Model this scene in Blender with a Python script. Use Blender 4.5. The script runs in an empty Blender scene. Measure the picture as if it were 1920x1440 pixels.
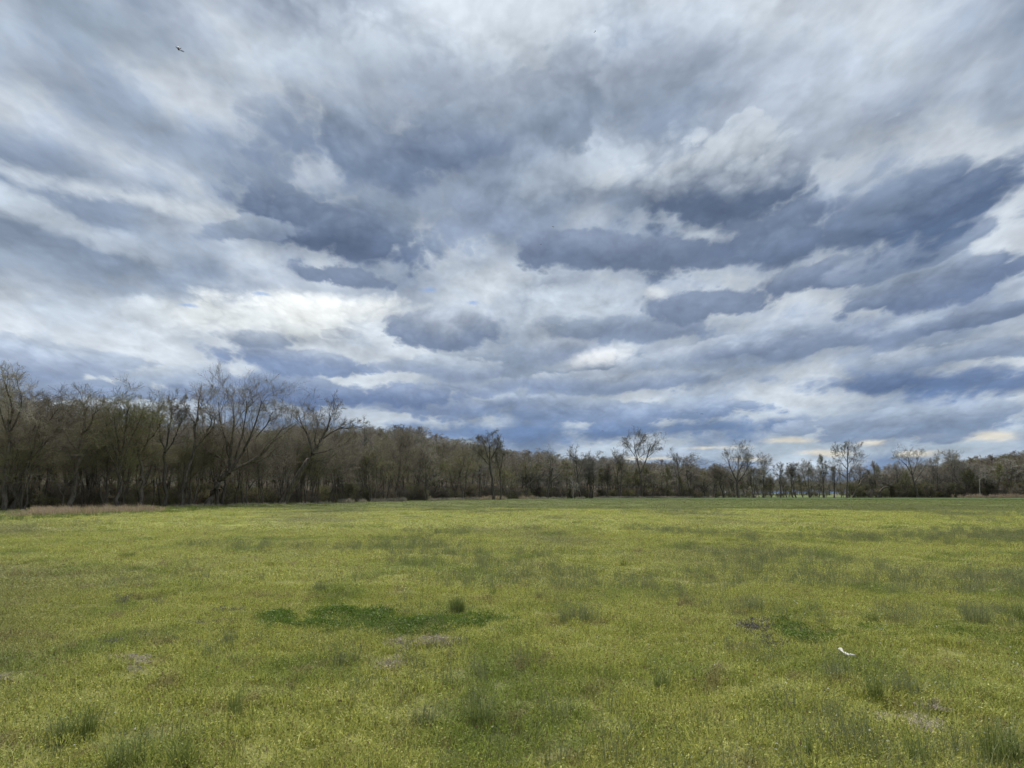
import bpy, math, random
import numpy as np
from mathutils import Vector

# ------------------------------------------------------------------ camera / light
scn = bpy.context.scene
F = 1386.7            # focal length of the photograph in its own 1920-wide pixels
CAMZ = 1.65
PITCH = math.radians(8.41)
cam_d = bpy.data.cameras.new('camera'); cam = bpy.data.objects.new('camera', cam_d)
scn.collection.objects.link(cam); scn.camera = cam
cam_d.sensor_width = 36; cam_d.lens = 26; cam_d.clip_start = 0.05; cam_d.clip_end = 20000
cam.location = (0, 0, CAMZ); cam.rotation_euler = (math.radians(90) + PITCH, 0, 0)
scn.view_settings.view_transform = 'Standard'
scn.view_settings.look = 'None'
scn.view_settings.exposure = 0
scn.view_settings.gamma = 1
scn.view_settings.use_curve_mapping = False

SUN_EL, SUN_AZ = math.radians(60), math.radians(-12)     # azimuth from +Y towards +X
sd = bpy.data.lights.new('sun', 'SUN'); sd.energy = 4.2; sd.angle = math.radians(8); sd.color = (1, .95, .86)
sun = bpy.data.objects.new('sun', sd); scn.collection.objects.link(sun)
sv = Vector((math.sin(SUN_AZ)*math.cos(SUN_EL), math.cos(SUN_AZ)*math.cos(SUN_EL), math.sin(SUN_EL)))
sun.rotation_euler = sv.to_track_quat('Z', 'Y').to_euler()

def lin(c):
    return tuple(((v/255)/12.92 if v/255 <= .04045 else ((v/255+.055)/1.055)**2.4) for v in c)

# ------------------------------------------------------------------ tiny node language
class G:
    def __init__(s, tree): s.t = tree; s.n = tree.nodes; s.l = tree.links
    def put(s, sock, v):
        if isinstance(v, bpy.types.NodeSocket): s.l.new(v, sock)
        else:
            if isinstance(v, (tuple, list)):
                if sock.type == 'RGBA': v = tuple(v)[:3] + (1,)
                sock.default_value = v
            else:
                sock.default_value = v if sock.type not in ('RGBA', 'VECTOR') else ((v,)*3 if sock.type == 'VECTOR' else (v, v, v, 1))
    def m(s, op, a, b=None, c=None, clamp=False):
        n = s.n.new('ShaderNodeMath'); n.operation = op; n.use_clamp = clamp
        for i, v in enumerate((a, b, c)):
            if v is not None: s.put(n.inputs[i], v)
        return n.outputs[0]
    def v(s, op, a, b=None, c=None):
        n = s.n.new('ShaderNodeVectorMath'); n.operation = op
        for i, x in enumerate((a, b, c)):
            if x is not None:
                if op == 'SCALE' and i == 1: s.put(n.inputs['Scale'], x)
                else: s.put(n.inputs[i], x)
        return n.outputs['Value'] if op in ('LENGTH', 'DOT_PRODUCT', 'DISTANCE') else n.outputs[0]
    def noise(s, vec, scale=1, detail=6, rough=.55, lac=2.0, dist=0., color=False):
        n = s.n.new('ShaderNodeTexNoise'); n.noise_dimensions = '3D'
        s.put(n.inputs['Vector'], vec); s.put(n.inputs['Scale'], scale)
        n.inputs['Detail'].default_value = detail; n.inputs['Roughness'].default_value = rough
        n.inputs['Lacunarity'].default_value = lac; n.inputs['Distortion'].default_value = dist
        return n.outputs['Color'] if color else n.outputs[0]
    def mr(s, v, a, b, c=0., d=1., smooth=True):
        n = s.n.new('ShaderNodeMapRange'); n.interpolation_type = 'SMOOTHSTEP' if smooth else 'LINEAR'
        s.put(n.inputs[0], v)
        for i, x in enumerate((a, b, c, d)): s.put(n.inputs[i+1], x)
        return n.outputs[0]
    def mix(s, f, a, b, blend='MIX'):
        n = s.n.new('ShaderNodeMix'); n.data_type = 'RGBA'; n.blend_type = blend
        s.put(n.inputs[0], f); s.put(n.inputs[6], a); s.put(n.inputs[7], b)
        return n.outputs[2]
    def vor(s, vec, scale, detail=1., rough=.5):
        n = s.n.new('ShaderNodeTexVoronoi'); n.voronoi_dimensions = '3D'; n.feature = 'F1'; n.normalize = False
        s.put(n.inputs['Vector'], vec); s.put(n.inputs['Scale'], scale)
        n.inputs['Detail'].default_value = detail; n.inputs['Roughness'].default_value = rough; n.inputs['Lacunarity'].default_value = 2.3
        return n.outputs['Distance']
    def xyz(s, v):
        n = s.n.new('ShaderNodeSeparateXYZ'); s.put(n.inputs[0], v); return n.outputs
    def vec(s, x, y, z):
        n = s.n.new('ShaderNodeCombineXYZ')
        for i, q in enumerate((x, y, z)): s.put(n.inputs[i], q)
        return n.outputs[0]

# ------------------------------------------------------------------ sky: a Nishita sky under a layer of stratocumulus
world = bpy.data.worlds.new("World"); scn.world = world; world.use_nodes = True
def px_dir(px, py):
    a, b = (px-960)/F, (720-py)/F
    x, y, z = a, math.cos(PITCH) - math.sin(PITCH)*b, math.sin(PITCH) + math.cos(PITCH)*b
    L = math.sqrt(x*x+y*y+z*z); return x/L, y/L, z/L
def px_ae(px, py):
    x, y, z = px_dir(px, py); return math.atan2(x, y), math.asin(z)

def build_sky():
    t = world.node_tree; t.nodes.clear(); g = G(t)
    tc = t.nodes.new('ShaderNodeTexCoord').outputs['Generated']
    d = g.v('NORMALIZE', tc); X, Y, Z = g.xyz(d)[:3]
    az = g.m('ARCTAN2', X, Y); el = g.m('ARCSINE', Z)
    elp = g.m('MAXIMUM', el, 0.0)
    zz = g.m('ADD', g.m('MAXIMUM', Z, 0.0), 0.22)
    P = g.vec(g.m('DIVIDE', X, zz), g.m('DIVIDE', Y, zz), 0.0)       # where the ray meets the cloud deck
    e2 = g.m('ADD', elp, .16)
    e3 = g.m('ADD', elp, .60)
    Q = g.vec(g.m('DIVIDE', g.m('MULTIPLY', X, 1.6), e3), g.m('DIVIDE', g.m('MULTIPLY', Y, .40), e3), g.m('MULTIPLY', g.m('LOGARITHM', e2, math.e), 1.05))   # puffs that shrink towards the horizon
    sky = t.nodes.new('ShaderNodeTexSky'); sky.sky_type = 'NISHITA'; sky.sun_disc = False
    sky.sun_elevation = SUN_EL; sky.sun_rotation = SUN_AZ
    nis = g.mix(1.0, sky.outputs[0], (.10, .10, .10), 'MULTIPLY')
    amp = g.m('MULTIPLY_ADD', elp, .24, .020)
    n1v = g.v('SUBTRACT', g.noise(Q, 3.4, 7, .60, color=True), (.5, .5, .5))
    n0 = g.v('SUBTRACT', g.noise(P, .9, 2, .5, color=True), (.5, .5, .5))
    wob = g.v('MULTIPLY', g.v('ADD', g.v('SCALE', n1v, .55), g.v('SCALE', n0, .15)), g.vec(g.m('MULTIPLY', amp, 1.7), g.m('MULTIPLY', amp, 1.25), 0.0))
    AE = g.vec(az, el, 0.0)
    W = g.v('ADD', AE, wob)
    # cauliflower lumps: distance to scattered puff centres, and the same a little higher up for their lit tops
    Qw = g.v('ADD', Q, g.v('SCALE', n1v, .16))
    pf = g.vor(Qw, 4.6, 3., .60)
    pfu = g.vor(g.v('ADD', Qw, (0, 0, .045)), 4.6, 3., .60)
    lump = g.m('MULTIPLY_ADD', pf, 1.0, -.86)
    lit = g.m('SUBTRACT', pfu, pf)
    # general deck: thick = grey, thin = white
    f1 = g.m('MULTIPLY_ADD', lump, -.10, g.noise(Q, 2.1, 6, .56))
    f2 = g.noise(Q, 4.5, 5, .55)
    f3 = g.noise(g.v('ADD', Q, (0, 0, .06)), 4.5, 5, .55)           # the same puffs a little higher up
    relief = g.m('SUBTRACT', f2, f3)
    base = g.mix(g.mr(f1, .33, .62), lin((203, 211, 223)), lin((142, 156, 179)))
    # far rows pile up into a blue-grey band low down
    low = g.mr(el, .16, .03)
    row = g.mr(f1, .42, .58)
    base = g.mix(g.m('MULTIPLY', low, .75), base, g.mix(row, lin((178, 192, 211)), lin((112, 136, 174))))
    BL = []
    def S(cx, cy, rx, ry, c, op=1., rot=0., edge=.9, warp=True):
        BL.append((cx, cy, rx, ry, c, c, op, rot, edge, 0, 0))
    def C(cx, cy, rx, ry, top, base, op=1., rot=0., edge=.27, lo=-.62, hi=.95):
        BL.append((cx, cy, rx, ry, top, base, op, rot, edge, lo, hi))
    # broad light and dark regions of the deck
    S(960, 40, 520, 150, (208, 217, 229), .8)
    S(640, 120, 260, 90, (196, 207, 221), .6)
    S(1520, 190, 320, 130, (184, 194, 210), .8)
    S(1180, 300, 160, 70, (198, 208, 222), .8)
    S(1000, 340, 90, 70, (186, 198, 214), .6)
    S(190, 60, 190, 75, (150, 165, 184), .75)
    S(20, 90, 60, 90, (176, 188, 204), .7)
    S(290, 260, 370, 115, (150, 164, 186), .85, -8)
    S(1880, 190, 130, 190, (160, 173, 193), .7)
    S(720, 340, 310, 210, (146, 159, 181), .9)
    S(1560, 420, 520, 180, (143, 156, 178), .9, 8)
    S(1640, 600, 420, 90, (150, 163, 186), .75, 4)
    S(240, 370, 330, 28, (208, 216, 227), .8, -6, .8)
    S(120, 420, 260, 30, (196, 206, 220), .8, -12, .8)
    S(80, 510, 330, 60, (158, 172, 193), .7, -8)
    S(330, 465, 200, 35, (170, 182, 200), .7)
    S(930, 520, 170, 50, (200, 209, 221), .8)
    S(500, 595, 430, 52, (224, 230, 236), .95, 4, .7)
    S(600, 575, 200, 34, (234, 237, 241), .8, 0, .9)
    S(1080, 600, 170, 70, (196, 206, 220), .85)
    S(160, 590, 240, 60, (176, 188, 206), .6)
    # far cloud rows above the trees
    S(900, 812, 620, 24, (108, 132, 172), .9, 0, .8)
    S(1290, 800, 300, 16, (104, 128, 168), .8, 1, .7)
    S(1500, 845, 620, 24, (176, 190, 208), .85, 0, .7)
    S(700, 780, 230, 18, (182, 192, 208), .8)
    for x, y, rx, ry in ((1480, 826, 60, 7), (1640, 828, 45, 11), (1740, 815, 40, 7), (1870, 820, 60, 12), (1330, 838, 90, 6), (1550, 850, 70, 8), (1720, 850, 60, 7), (1215, 862, 60, 6), (1400, 862, 50, 6)):
        S(x, y, rx, ry, (222, 217, 208), .8, 0, .8)
    C(1120, 770, 420, 26, (176, 188, 206), (122, 142, 178), .9, 1)
    C(1750, 790, 330, 34, (170, 183, 204), (128, 146, 176), .9, 2)
    C(820, 755, 260, 28, (192, 202, 216), (128, 146, 180), .9)
    C(560, 735, 300, 34, (150, 165, 192), (104, 124, 164), .85)
    C(180, 730, 300, 34, (150, 165, 192), (122, 142, 178), .8)
    C(1740, 718, 420, 36, (124, 142, 176), (98, 120, 159), .95, -1, .6)
    C(1130, 720, 330, 24, (182, 192, 208), (136, 152, 182), .9)
    C(1360, 665, 210, 34, (190, 199, 214), (150, 164, 188), .85, 4)
    C(1820, 660, 220, 34, (182, 192, 208), (134, 150, 178), .9, 4)
    C(120, 670, 240, 50, (186, 196, 210), (140, 156, 186), .8, -3)
    C(330, 700, 130, 24, (200, 208, 219), (160, 174, 198), .9, 6)
    C(560, 675, 210, 34, (180, 190, 206), (124, 141, 174), .95, -4)
    C(820, 690, 170, 24, (188, 198, 212), (144, 158, 184), .9)
    C(1060, 650, 90, 40, (206, 213, 224), (142, 155, 180), .85)
    S(1120, 668, 80, 18, (226, 229, 234), .75, 18, 1.)
    C(480, 635, 110, 22, (188, 197, 210), (140, 153, 178), .9)
    C(640, 625, 60, 12, (190, 198, 210), (168, 177, 194), .6)
    C(1560, 620, 330, 40, (186, 196, 212), (128, 143, 171), .9, 7)
    C(1850, 590, 150, 24, (150, 163, 186), (112, 128, 158), .9, 2)
    C(1700, 592, 110, 18, (206, 213, 223), (170, 182, 200), .7, 12, .8)
    C(1180, 615, 210, 28, (160, 173, 194), (128, 143, 170), .85)
    C(1330, 572, 170, 36, (138, 151, 175), (122, 136, 162), .95, 2)
    C(1750, 530, 300, 48, (160, 172, 192), (110, 126, 156), .95, 8)
    C(1520, 515, 210, 34, (156, 168, 188), (118, 132, 160), .95, 8)
    C(830, 612, 150, 52, (186, 195, 209), (122, 136, 162), 1., 1, .3)
    C(1200, 474, 280, 50, (140, 153, 176), (114, 128, 154), .98, -2)
    C(1700, 470, 260, 34, (176, 186, 203), (128, 143, 169), .9, 10)
    C(640, 520, 120, 24, (138, 151, 174), (122, 136, 162), .95, -4)
    C(650, 430, 215, 88, (150, 164, 184), (103, 118, 146), 1., -14, .35)
    C(440, 440, 110, 26, (160, 173, 192), (136, 150, 174), .85, 6)
    C(640, 262, 190, 105, (172, 184, 202), (120, 135, 160), 1., -4, .5)
    C(815, 275, 150, 88, (164, 176, 194), (116, 131, 157), 1., 4, .45)
    C(900, 400, 120, 80, (160, 173, 193), (136, 150, 175), .75, 0, .6)
    C(1050, 195, 115, 80, (168, 178, 194), (136, 149, 169), .97, 14, .3)
    C(1235, 150, 110, 74, (174, 184, 200), (146, 158, 177), .95, 14, .3)
    C(1390, 118, 100, 26, (176, 186, 202), (164, 175, 192), .55, 14, .8)
    C(1395, 252, 56, 44, (196, 205, 218), (178, 188, 204), .9, 0, .2)
    C(1730, 370, 300, 95, (150, 163, 184), (92, 109, 138), 1., 14, .5)
    C(1360, 350, 250, 112, (196, 205, 218), (102, 117, 143), 1., 2, .35, -.45, .5)
    C(1450, 425, 230, 46, (126, 140, 164), (103, 117, 144), .97, 10, .5)
    C(1480, 455, 150, 46, (124, 138, 162), (104, 119, 146), .95, 8, .4)
    S(1325, 437, 46, 12, (192, 201, 213), .55, -10, 1.)
    S(1230, 550, 30, 14, (220, 225, 232), .7, 0, .9)
    GAP = ((796, 540, 22, 9), (345, 567, 24, 6), (487, 548, 26, 5), (880, 560, 20, 6))
    fine = g.m('MULTIPLY_ADD', g.m('SUBTRACT', f2, .5), .10, 1.0)
    fine = g.m('MULTIPLY', fine, g.m('MULTIPLY_ADD', relief, .65, 1.0))
    fine = g.m('MULTIPLY', fine, g.m('MULTIPLY_ADD', g.m('SUBTRACT', f1, .5), -.34, 1.0))
    fine = g.m('MULTIPLY', fine, g.m('MULTIPLY_ADD', lit, .34, 1.05))
    fine = g.vec(fine, g.m('MULTIPLY', fine, .992), g.m('MULTIPLY', fine, .945))
    def shape(blob, col):
        cx, cy, rx, ry, _, _, op, rot, edge, lo, hi = blob
        a, e = px_ae(cx, cy); ax, _ = px_ae(cx+rx, cy); _, ey = px_ae(cx, cy-ry)
        sx, sy = abs(ax-a)*1.12, abs(ey-e)*1.15
        mp = t.nodes.new('ShaderNodeMapping'); mp.vector_type = 'TEXTURE'
        # (the tiny term only makes the clouds evaluate one after another)
        g.put(mp.inputs[0], g.v('MULTIPLY_ADD', col, (1e-9,)*3, W))
        mp.inputs['Location'].default_value = (a, e, 0)
        mp.inputs['Rotation'].default_value = (0, 0, math.radians(rot))
        mp.inputs['Scale'].default_value = (sx, sy, 1)
        return g.mr(g.m('MULTIPLY_ADD', lump, .74, g.v('LENGTH', mp.outputs[0])), 1+edge*.25, 1-edge*.8, 0., op), mp.outputs[0]
    # the thin cloud in front of the sun glows
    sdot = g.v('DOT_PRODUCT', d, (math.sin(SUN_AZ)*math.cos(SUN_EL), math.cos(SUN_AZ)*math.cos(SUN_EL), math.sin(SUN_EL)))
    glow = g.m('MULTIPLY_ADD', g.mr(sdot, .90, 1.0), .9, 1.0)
    def paint(blobs, gaps):
        col = base
        for bl in blobs:
            al, q = shape(bl, col)
            if bl[4] is bl[5]: c = lin(bl[4])
            else: c = g.mix(g.mr(g.m('MULTIPLY_ADD', lump, -.55, g.xyz(q)[1]), bl[10], bl[9]), lin(bl[4]), lin(bl[5]))
            col = g.mix(al, col, c)
        col = g.mix(1., col, fine, 'MULTIPLY')
        for gp in gaps:
            al, q = shape(gp, col)
            col = g.mix(al, col, g.mix(.35, nis, lin((90, 140, 215))))
        gc = g.n.new('ShaderNodeGamma'); t.links.new(g.v('MULTIPLY', col, (1.58, 1.58, 1.58)), gc.inputs[0]); gc.inputs[1].default_value = 1.17
        col = g.v('MULTIPLY', gc.outputs[0], (.645, .645, .645))
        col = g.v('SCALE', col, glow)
        col = g.mix(.05, col, nis)      # the clear sky shines faintly through the whole deck
        bg = t.nodes.new('ShaderNodeBackground'); g.put(bg.inputs[0], col); bg.inputs[1].default_value = 1.0
        return bg.outputs[0]
    GB = [(x, y, rx, ry, None, None, .6, 0, .9, 0, 0) for x, y, rx, ry in GAP]
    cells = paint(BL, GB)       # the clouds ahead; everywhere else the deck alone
    n = t.nodes.new('ShaderNodeMixShader')
    inside = g.m('MULTIPLY', g.m('LESS_THAN', g.m('ABSOLUTE', az), 1.3), g.m('LESS_THAN', el, .95))
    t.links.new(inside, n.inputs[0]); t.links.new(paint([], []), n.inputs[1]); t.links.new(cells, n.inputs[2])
    out = t.nodes.new('ShaderNodeOutputWorld'); t.links.new(n.outputs[0], out.inputs[0])
build_sky()
cy = scn.cycles
world.cycles.sampling_method = 'MANUAL'; world.cycles.sample_map_resolution = 256
cy.use_adaptive_sampling = True; cy.adaptive_threshold = .02; cy.adaptive_min_samples = 12
cy.max_bounces = 4; cy.diffuse_bounces = 2; cy.glossy_bounces = 1; cy.transmission_bounces = 2; cy.transparent_max_bounces = 4

# ================================================================== helpers for things
C = scn.collection
RNG = np.random.default_rng(7)
def tag(o, label=None, cat=None, group=None, kind=None):
    if label: o['label'] = label
    if cat: o['category'] = cat
    if group: o['group'] = group
    if kind: o['kind'] = kind
    return o
def ground_y(D): return 925 + CAMZ*F/D            # image row of level ground D metres ahead (used to place things)
def world_at(px, py, D):
    """the point D metres ahead of the camera (along +Y) seen at that pixel"""
    x, y, z = px_dir(px, py); k = D/y
    return x*k, D, CAMZ + z*k
def vnoise(x, y, seed=0):
    """smooth value noise 0..1"""
    x = np.asarray(x, float); y = np.asarray(y, float)
    xi, yi = np.floor(x), np.floor(y); fx, fy = x-xi, y-yi
    fx = fx*fx*(3-2*fx); fy = fy*fy*(3-2*fy)
    def h(a, b):
        v = np.sin(a*127.1+b*311.7+seed*74.7)*43758.5453; return v-np.floor(v)
    return (h(xi, yi)*(1-fx)+h(xi+1, yi)*fx)*(1-fy)+(h(xi, yi+1)*(1-fx)+h(xi+1, yi+1)*fx)*fy
def fbm(x, y, o=4, seed=0):
    v = 0; a = .5; s = 0
    for i in range(o):
        v = v+a*vnoise(x*2**i+i*17.3, y*2**i-i*9.1, seed+i); s += a; a *= .5
    return v/s
def ground_h(x, y):
    x = np.asarray(x, float); y = np.asarray(y, float)
    return (fbm(x*.55, y*.55, 3, 3)-.5)*.15 + (fbm(x*.06, y*.06, 2, 5)-.5)*.16*np.clip(y/30, 0, 1)

def mesh_np(name, V, Fc, mat=None, parent=None, link=True, smooth=False, col=None):
    """V (n,3); Fc list of (m,k) int arrays"""
    me = bpy.data.meshes.new(name)
    V = np.asarray(V, np.float32); Fc = [np.asarray(f, np.int32) for f in Fc if len(f)]
    nl = sum(f.size for f in Fc); npoly = sum(len(f) for f in Fc)
    me.vertices.add(len(V)); me.vertices.foreach_set('co', V.ravel())
    me.loops.add(nl); me.loops.foreach_set('vertex_index', np.concatenate([f.ravel() for f in Fc]))
    me.polygons.add(npoly)
    st = []; off = 0
    for f in Fc:
        st.append(off+np.arange(len(f))*f.shape[1]); off += f.size
    me.polygons.foreach_set('loop_start', np.concatenate(st).astype(np.int32))
    if smooth: me.polygons.foreach_set('use_smooth', np.ones(npoly, bool))
    me.update(calc_edges=True)
    if mat: me.materials.append(mat)
    o = bpy.data.objects.new(name, me)
    if link: C.objects.link(o)
    if parent: o.parent = parent
    return o
def empty(name, loc=(0, 0, 0)):
    o = bpy.data.objects.new(name, None); C.objects.link(o); o.location = loc; o.empty_display_size = .2; return o

# ------------------------------------------------------------------ materials
def material(name):
    m = bpy.data.materials.new(name); m.use_nodes = True; m.node_tree.nodes.clear(); return m, G(m.node_tree)
def finish(m, g, col, rough=.8, trans=0., bump=None, bstr=.3, bdist=.02, tcol=None):
    t = m.node_tree; b = t.nodes.new('ShaderNodeBsdfPrincipled'); g.put(b.inputs['Base Color'], col)
    g.put(b.inputs['Roughness'], rough); b.inputs['Specular IOR Level'].default_value = .25
    if bump is not None:
        n = t.nodes.new('ShaderNodeBump'); n.inputs['Strength'].default_value = bstr; n.inputs['Distance'].default_value = bdist
        g.put(n.inputs['Height'], bump); t.links.new(n.outputs[0], b.inputs['Normal'])
    s = b.outputs[0]
    if trans:
        tr = t.nodes.new('ShaderNodeBsdfTranslucent'); g.put(tr.inputs[0], tcol if tcol is not None else col)
        mx = t.nodes.new('ShaderNodeMixShader'); mx.inputs[0].default_value = trans
        t.links.new(s, mx.inputs[1]); t.links.new(tr.outputs[0], mx.inputs[2]); s = mx.outputs[0]
    out = t.nodes.new('ShaderNodeOutputMaterial'); t.links.new(s, out.inputs[0]); return m
def geo(g, w): n = g.n.new('ShaderNodeNewGeometry'); return n.outputs[w]
def obr(g): return g.n.new('ShaderNodeObjectInfo').outputs['Random']

# the colours of the meadow as a function of the place in the field
YEL, GRN, OLV, BRN = (.440, .465, .110), (.255, .320, .060), (.26, .27, .11), (.28, .21, .12)
def meadow_colour(g):
    p = geo(g, 'Position'); x, y, z = g.xyz(p)[:3]
    p2 = g.vec(x, g.m('MULTIPLY', y, .55), 0.0)
    big = g.noise(p2, .10, 4, .6); mid = g.noise(g.v('ADD', p2, (83.3, 21, 0)), .55, 4, .6); sm = g.noise(g.v('ADD', p2, (3, 57, 0)), 2.4, 3, .6)
    c = g.mix(g.mr(mid, .48, .68), YEL, GRN)
    c = g.mix(g.m('MULTIPLY', g.mr(big, .48, .66), .75), c, OLV)
    c = g.mix(g.m('MULTIPLY', g.mr(sm, .54, .72), .65), c, BRN)
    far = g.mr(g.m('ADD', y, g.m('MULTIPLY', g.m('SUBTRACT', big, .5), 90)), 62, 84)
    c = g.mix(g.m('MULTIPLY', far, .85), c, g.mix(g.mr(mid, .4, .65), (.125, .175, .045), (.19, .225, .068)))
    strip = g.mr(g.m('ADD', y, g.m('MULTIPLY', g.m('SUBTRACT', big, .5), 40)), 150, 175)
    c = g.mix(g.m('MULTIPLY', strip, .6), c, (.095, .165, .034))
    return c
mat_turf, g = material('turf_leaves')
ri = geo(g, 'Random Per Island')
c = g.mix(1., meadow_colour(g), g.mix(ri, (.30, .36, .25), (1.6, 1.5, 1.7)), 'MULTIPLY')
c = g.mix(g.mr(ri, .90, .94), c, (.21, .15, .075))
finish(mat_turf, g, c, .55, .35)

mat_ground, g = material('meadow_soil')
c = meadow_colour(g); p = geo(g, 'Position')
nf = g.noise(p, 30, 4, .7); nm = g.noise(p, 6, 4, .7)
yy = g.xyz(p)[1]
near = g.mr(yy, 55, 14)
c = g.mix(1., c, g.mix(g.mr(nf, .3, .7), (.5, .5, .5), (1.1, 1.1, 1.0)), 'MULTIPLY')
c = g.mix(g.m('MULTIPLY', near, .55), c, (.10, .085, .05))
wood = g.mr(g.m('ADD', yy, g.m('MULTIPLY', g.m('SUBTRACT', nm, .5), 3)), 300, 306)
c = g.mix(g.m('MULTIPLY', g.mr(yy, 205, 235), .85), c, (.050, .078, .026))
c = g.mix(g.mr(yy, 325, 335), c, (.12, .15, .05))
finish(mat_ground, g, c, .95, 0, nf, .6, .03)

def flat_mat(name, a, b, rough=.8, trans=0., island=True, scale=3.):
    m, g = material(name)
    f = geo(g, 'Random Per Island') if island else g.noise(geo(g, 'Position'), scale, 4, .65)
    return finish(m, g, g.mix(f, a, b), rough, trans)
mat_wisp = flat_mat('grey_green_stems', (.13, .15, .065), (.27, .285, .125), .6, .3)
mat_tuft = flat_mat('dark_grass_blades', (.09, .125, .032), (.25, .29, .085), .5, .3)
mat_clover = flat_mat('deep_green_leaves', (.060, .105, .015), (.20, .285, .042), .5, .35)
mat_nettle = flat_mat('purple_nettle_leaves', (.08, .075, .07), (.19, .16, .175), .6, .2)
mat_straw = flat_mat('dry_straw', (.28, .24, .18), (.50, .44, .36), .8, .15)
mat_reed = flat_mat('tan_reeds', (.27, .205, .14), (.50, .405, .29), .8, .25)
mat_pale_reed = flat_mat('pale_dry_grass', (.22, .20, .15), (.44, .40, .32), .8, .25)
mat_flower = flat_mat('white_petals', (.68, .68, .62), (.85, .85, .80), .6, .2)
mat_flower_y = flat_mat('yellow_petals', (.60, .52, .10), (.75, .68, .15), .6, .2)
mat_litter = flat_mat('leaf_litter', (.10, .08, .06), (.20, .165, .12), .95, 0, False, .8)

def bark_mat(name, a, b, scale=5.):
    m, g = material(name)
    p = geo(g, 'Position'); x, y, z = g.xyz(p)[:3]
    q = g.vec(g.m('MULTIPLY', x, 1.), y, g.m('MULTIPLY', z, .25))
    n = g.noise(q, scale, 5, .7)
    c = g.mix(g.mr(n, .3, .7), a, b)
    c = g.mix(1., c, g.mix(obr(g), (.78, .78, .78), (1.25, 1.22, 1.18)), 'MULTIPLY')
    return finish(m, g, c, .9, 0, n, .7, .04)
mat_bark = bark_mat('dark_bark', (.055, .047, .038), (.18, .155, .13))
mat_twig = bark_mat('grey_brown_twigs', (.15, .135, .105), (.28, .25, .20), 1.)
mat_twig_olive = bark_mat('olive_twigs', (.15, .142, .082), (.28, .265, .15), 1.)
mat_twig_grey = bark_mat('pale_grey_twigs', (.25, .235, .20), (.40, .375, .33), 1.)
mat_pale_bark = bark_mat('pale_bark', (.30, .29, .26), (.58, .56, .52))
mat_buds = flat_mat('spring_buds', (.20, .21, .08), (.34, .35, .14), .6, .35)

# ------------------------------------------------------------------ the ground
def polar_sheet():
    az = np.linspace(-math.pi, math.pi, 1)  # (kept simple: one grid, finer near the camera)
    ys = np.concatenate([np.linspace(-60, 0, 10), np.geomspace(1, 60, 150), np.geomspace(62, 9000, 60)])
    us = np.linspace(-1, 1, 141); us = np.sign(us)*np.abs(us)**1.3
    Y = np.repeat(ys[:, None], len(us), 1)
    Xh = 22 + np.abs(Y)*1.25; X = us[None, :]*Xh
    X[:, 0] = -9000; X[:, -1] = 9000
    Z = ground_h(X, Y); Z[:, 0] = 0; Z[:, -1] = 0
    V = np.stack([X, Y, Z], -1).reshape(-1, 3)
    h, w = Y.shape; i = np.arange((h-1)*w).reshape(h-1, w)[:, :-1].ravel()
    o = mesh_np('ground', V, [np.stack([i, i+1, i+w+1, i+w], -1)], mat_ground, smooth=True)
    tag(o, kind='structure')
polar_sheet()

# ------------------------------------------------------------------ outlines of the place in plan
def interp(x, pts):
    a = np.array(pts, float); return np.interp(x, a[:, 0], a[:, 1])
FRONT = [(-900, 50), (-200, 62), (0, 69), (200, 78), (400, 92), (600, 112), (800, 165), (1000, 222), (1200, 258), (1400, 280), (1920, 288), (2800, 270)]
CANOPY = [(-900, 690), (-100, 700), (0, 735), (60, 742), (100, 762), (200, 760), (300, 768), (400, 785), (500, 800), (600, 800), (660, 802), (700, 808), (800, 818), (870, 830), (950, 850), (1000, 866), (1100, 870), (1200, 872), (1300, 880), (1400, 880), (1500, 876), (1640, 876), (1700, 872), (1750, 868), (1800, 862), (1920, 856), (2800, 850)]
HILLTOP = [(-900, 790), (0, 812), (300, 808), (600, 806), (700, 808), (800, 812), (870, 832), (960, 850), (1050, 861), (1150, 870), (1250, 876), (1330, 893), (1450, 908), (1600, 908), (1660, 896), (1720, 884), (1800, 868), (1870, 856), (1920, 850), (2300, 830), (2900, 820)]

def hill(name, px0, px1, D0, D1, treeh, mat):
    """a wooded rise whose crest lies at D1; returns height function over (px, D)"""
    def zf(px, D):
        top = interp(px, HILLTOP)
        z1 = CAMZ + (925-top)/F*D1 - treeh
        t = np.clip((D-D0)/(D1-D0), 0, 1.0); t = t*t*(3-2*t)
        fade = np.clip((D-D1)/(D1*.6), 0, 1)
        e = np.clip((px-px0)/120, 0, 1)*np.clip((px1-px)/120, 0, 1)
        return np.maximum(z1, -2.5)*t*(1-fade)*e - .3 + (fbm(px*.02, D*.02, 3, 11)-.5)*4*t
    pxs = np.linspace(px0, px1, 160); Ds = np.linspace(D0, D1*1.5, 30)
    PX, DD = np.meshgrid(pxs, Ds)
    X = (PX-960)/F*DD*math.cos(PITCH)
    V = np.stack([X, DD, zf(PX, DD)], -1).reshape(-1, 3)
    h, w = DD.shape; i = np.arange((h-1)*w).reshape(h-1, w)[:, :-1].ravel()
    o = mesh_np('hill', V, [np.stack([i, i+1, i+w+1, i+w], -1)], mat, smooth=True)
    tag(o, kind='structure'); return zf
hill_a = hill('hill', -700, 1420, 300, 460, 11, mat_litter)
hill_b = hill('hill', 1560, 2700, 330, 470, 12, mat_litter)

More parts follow.
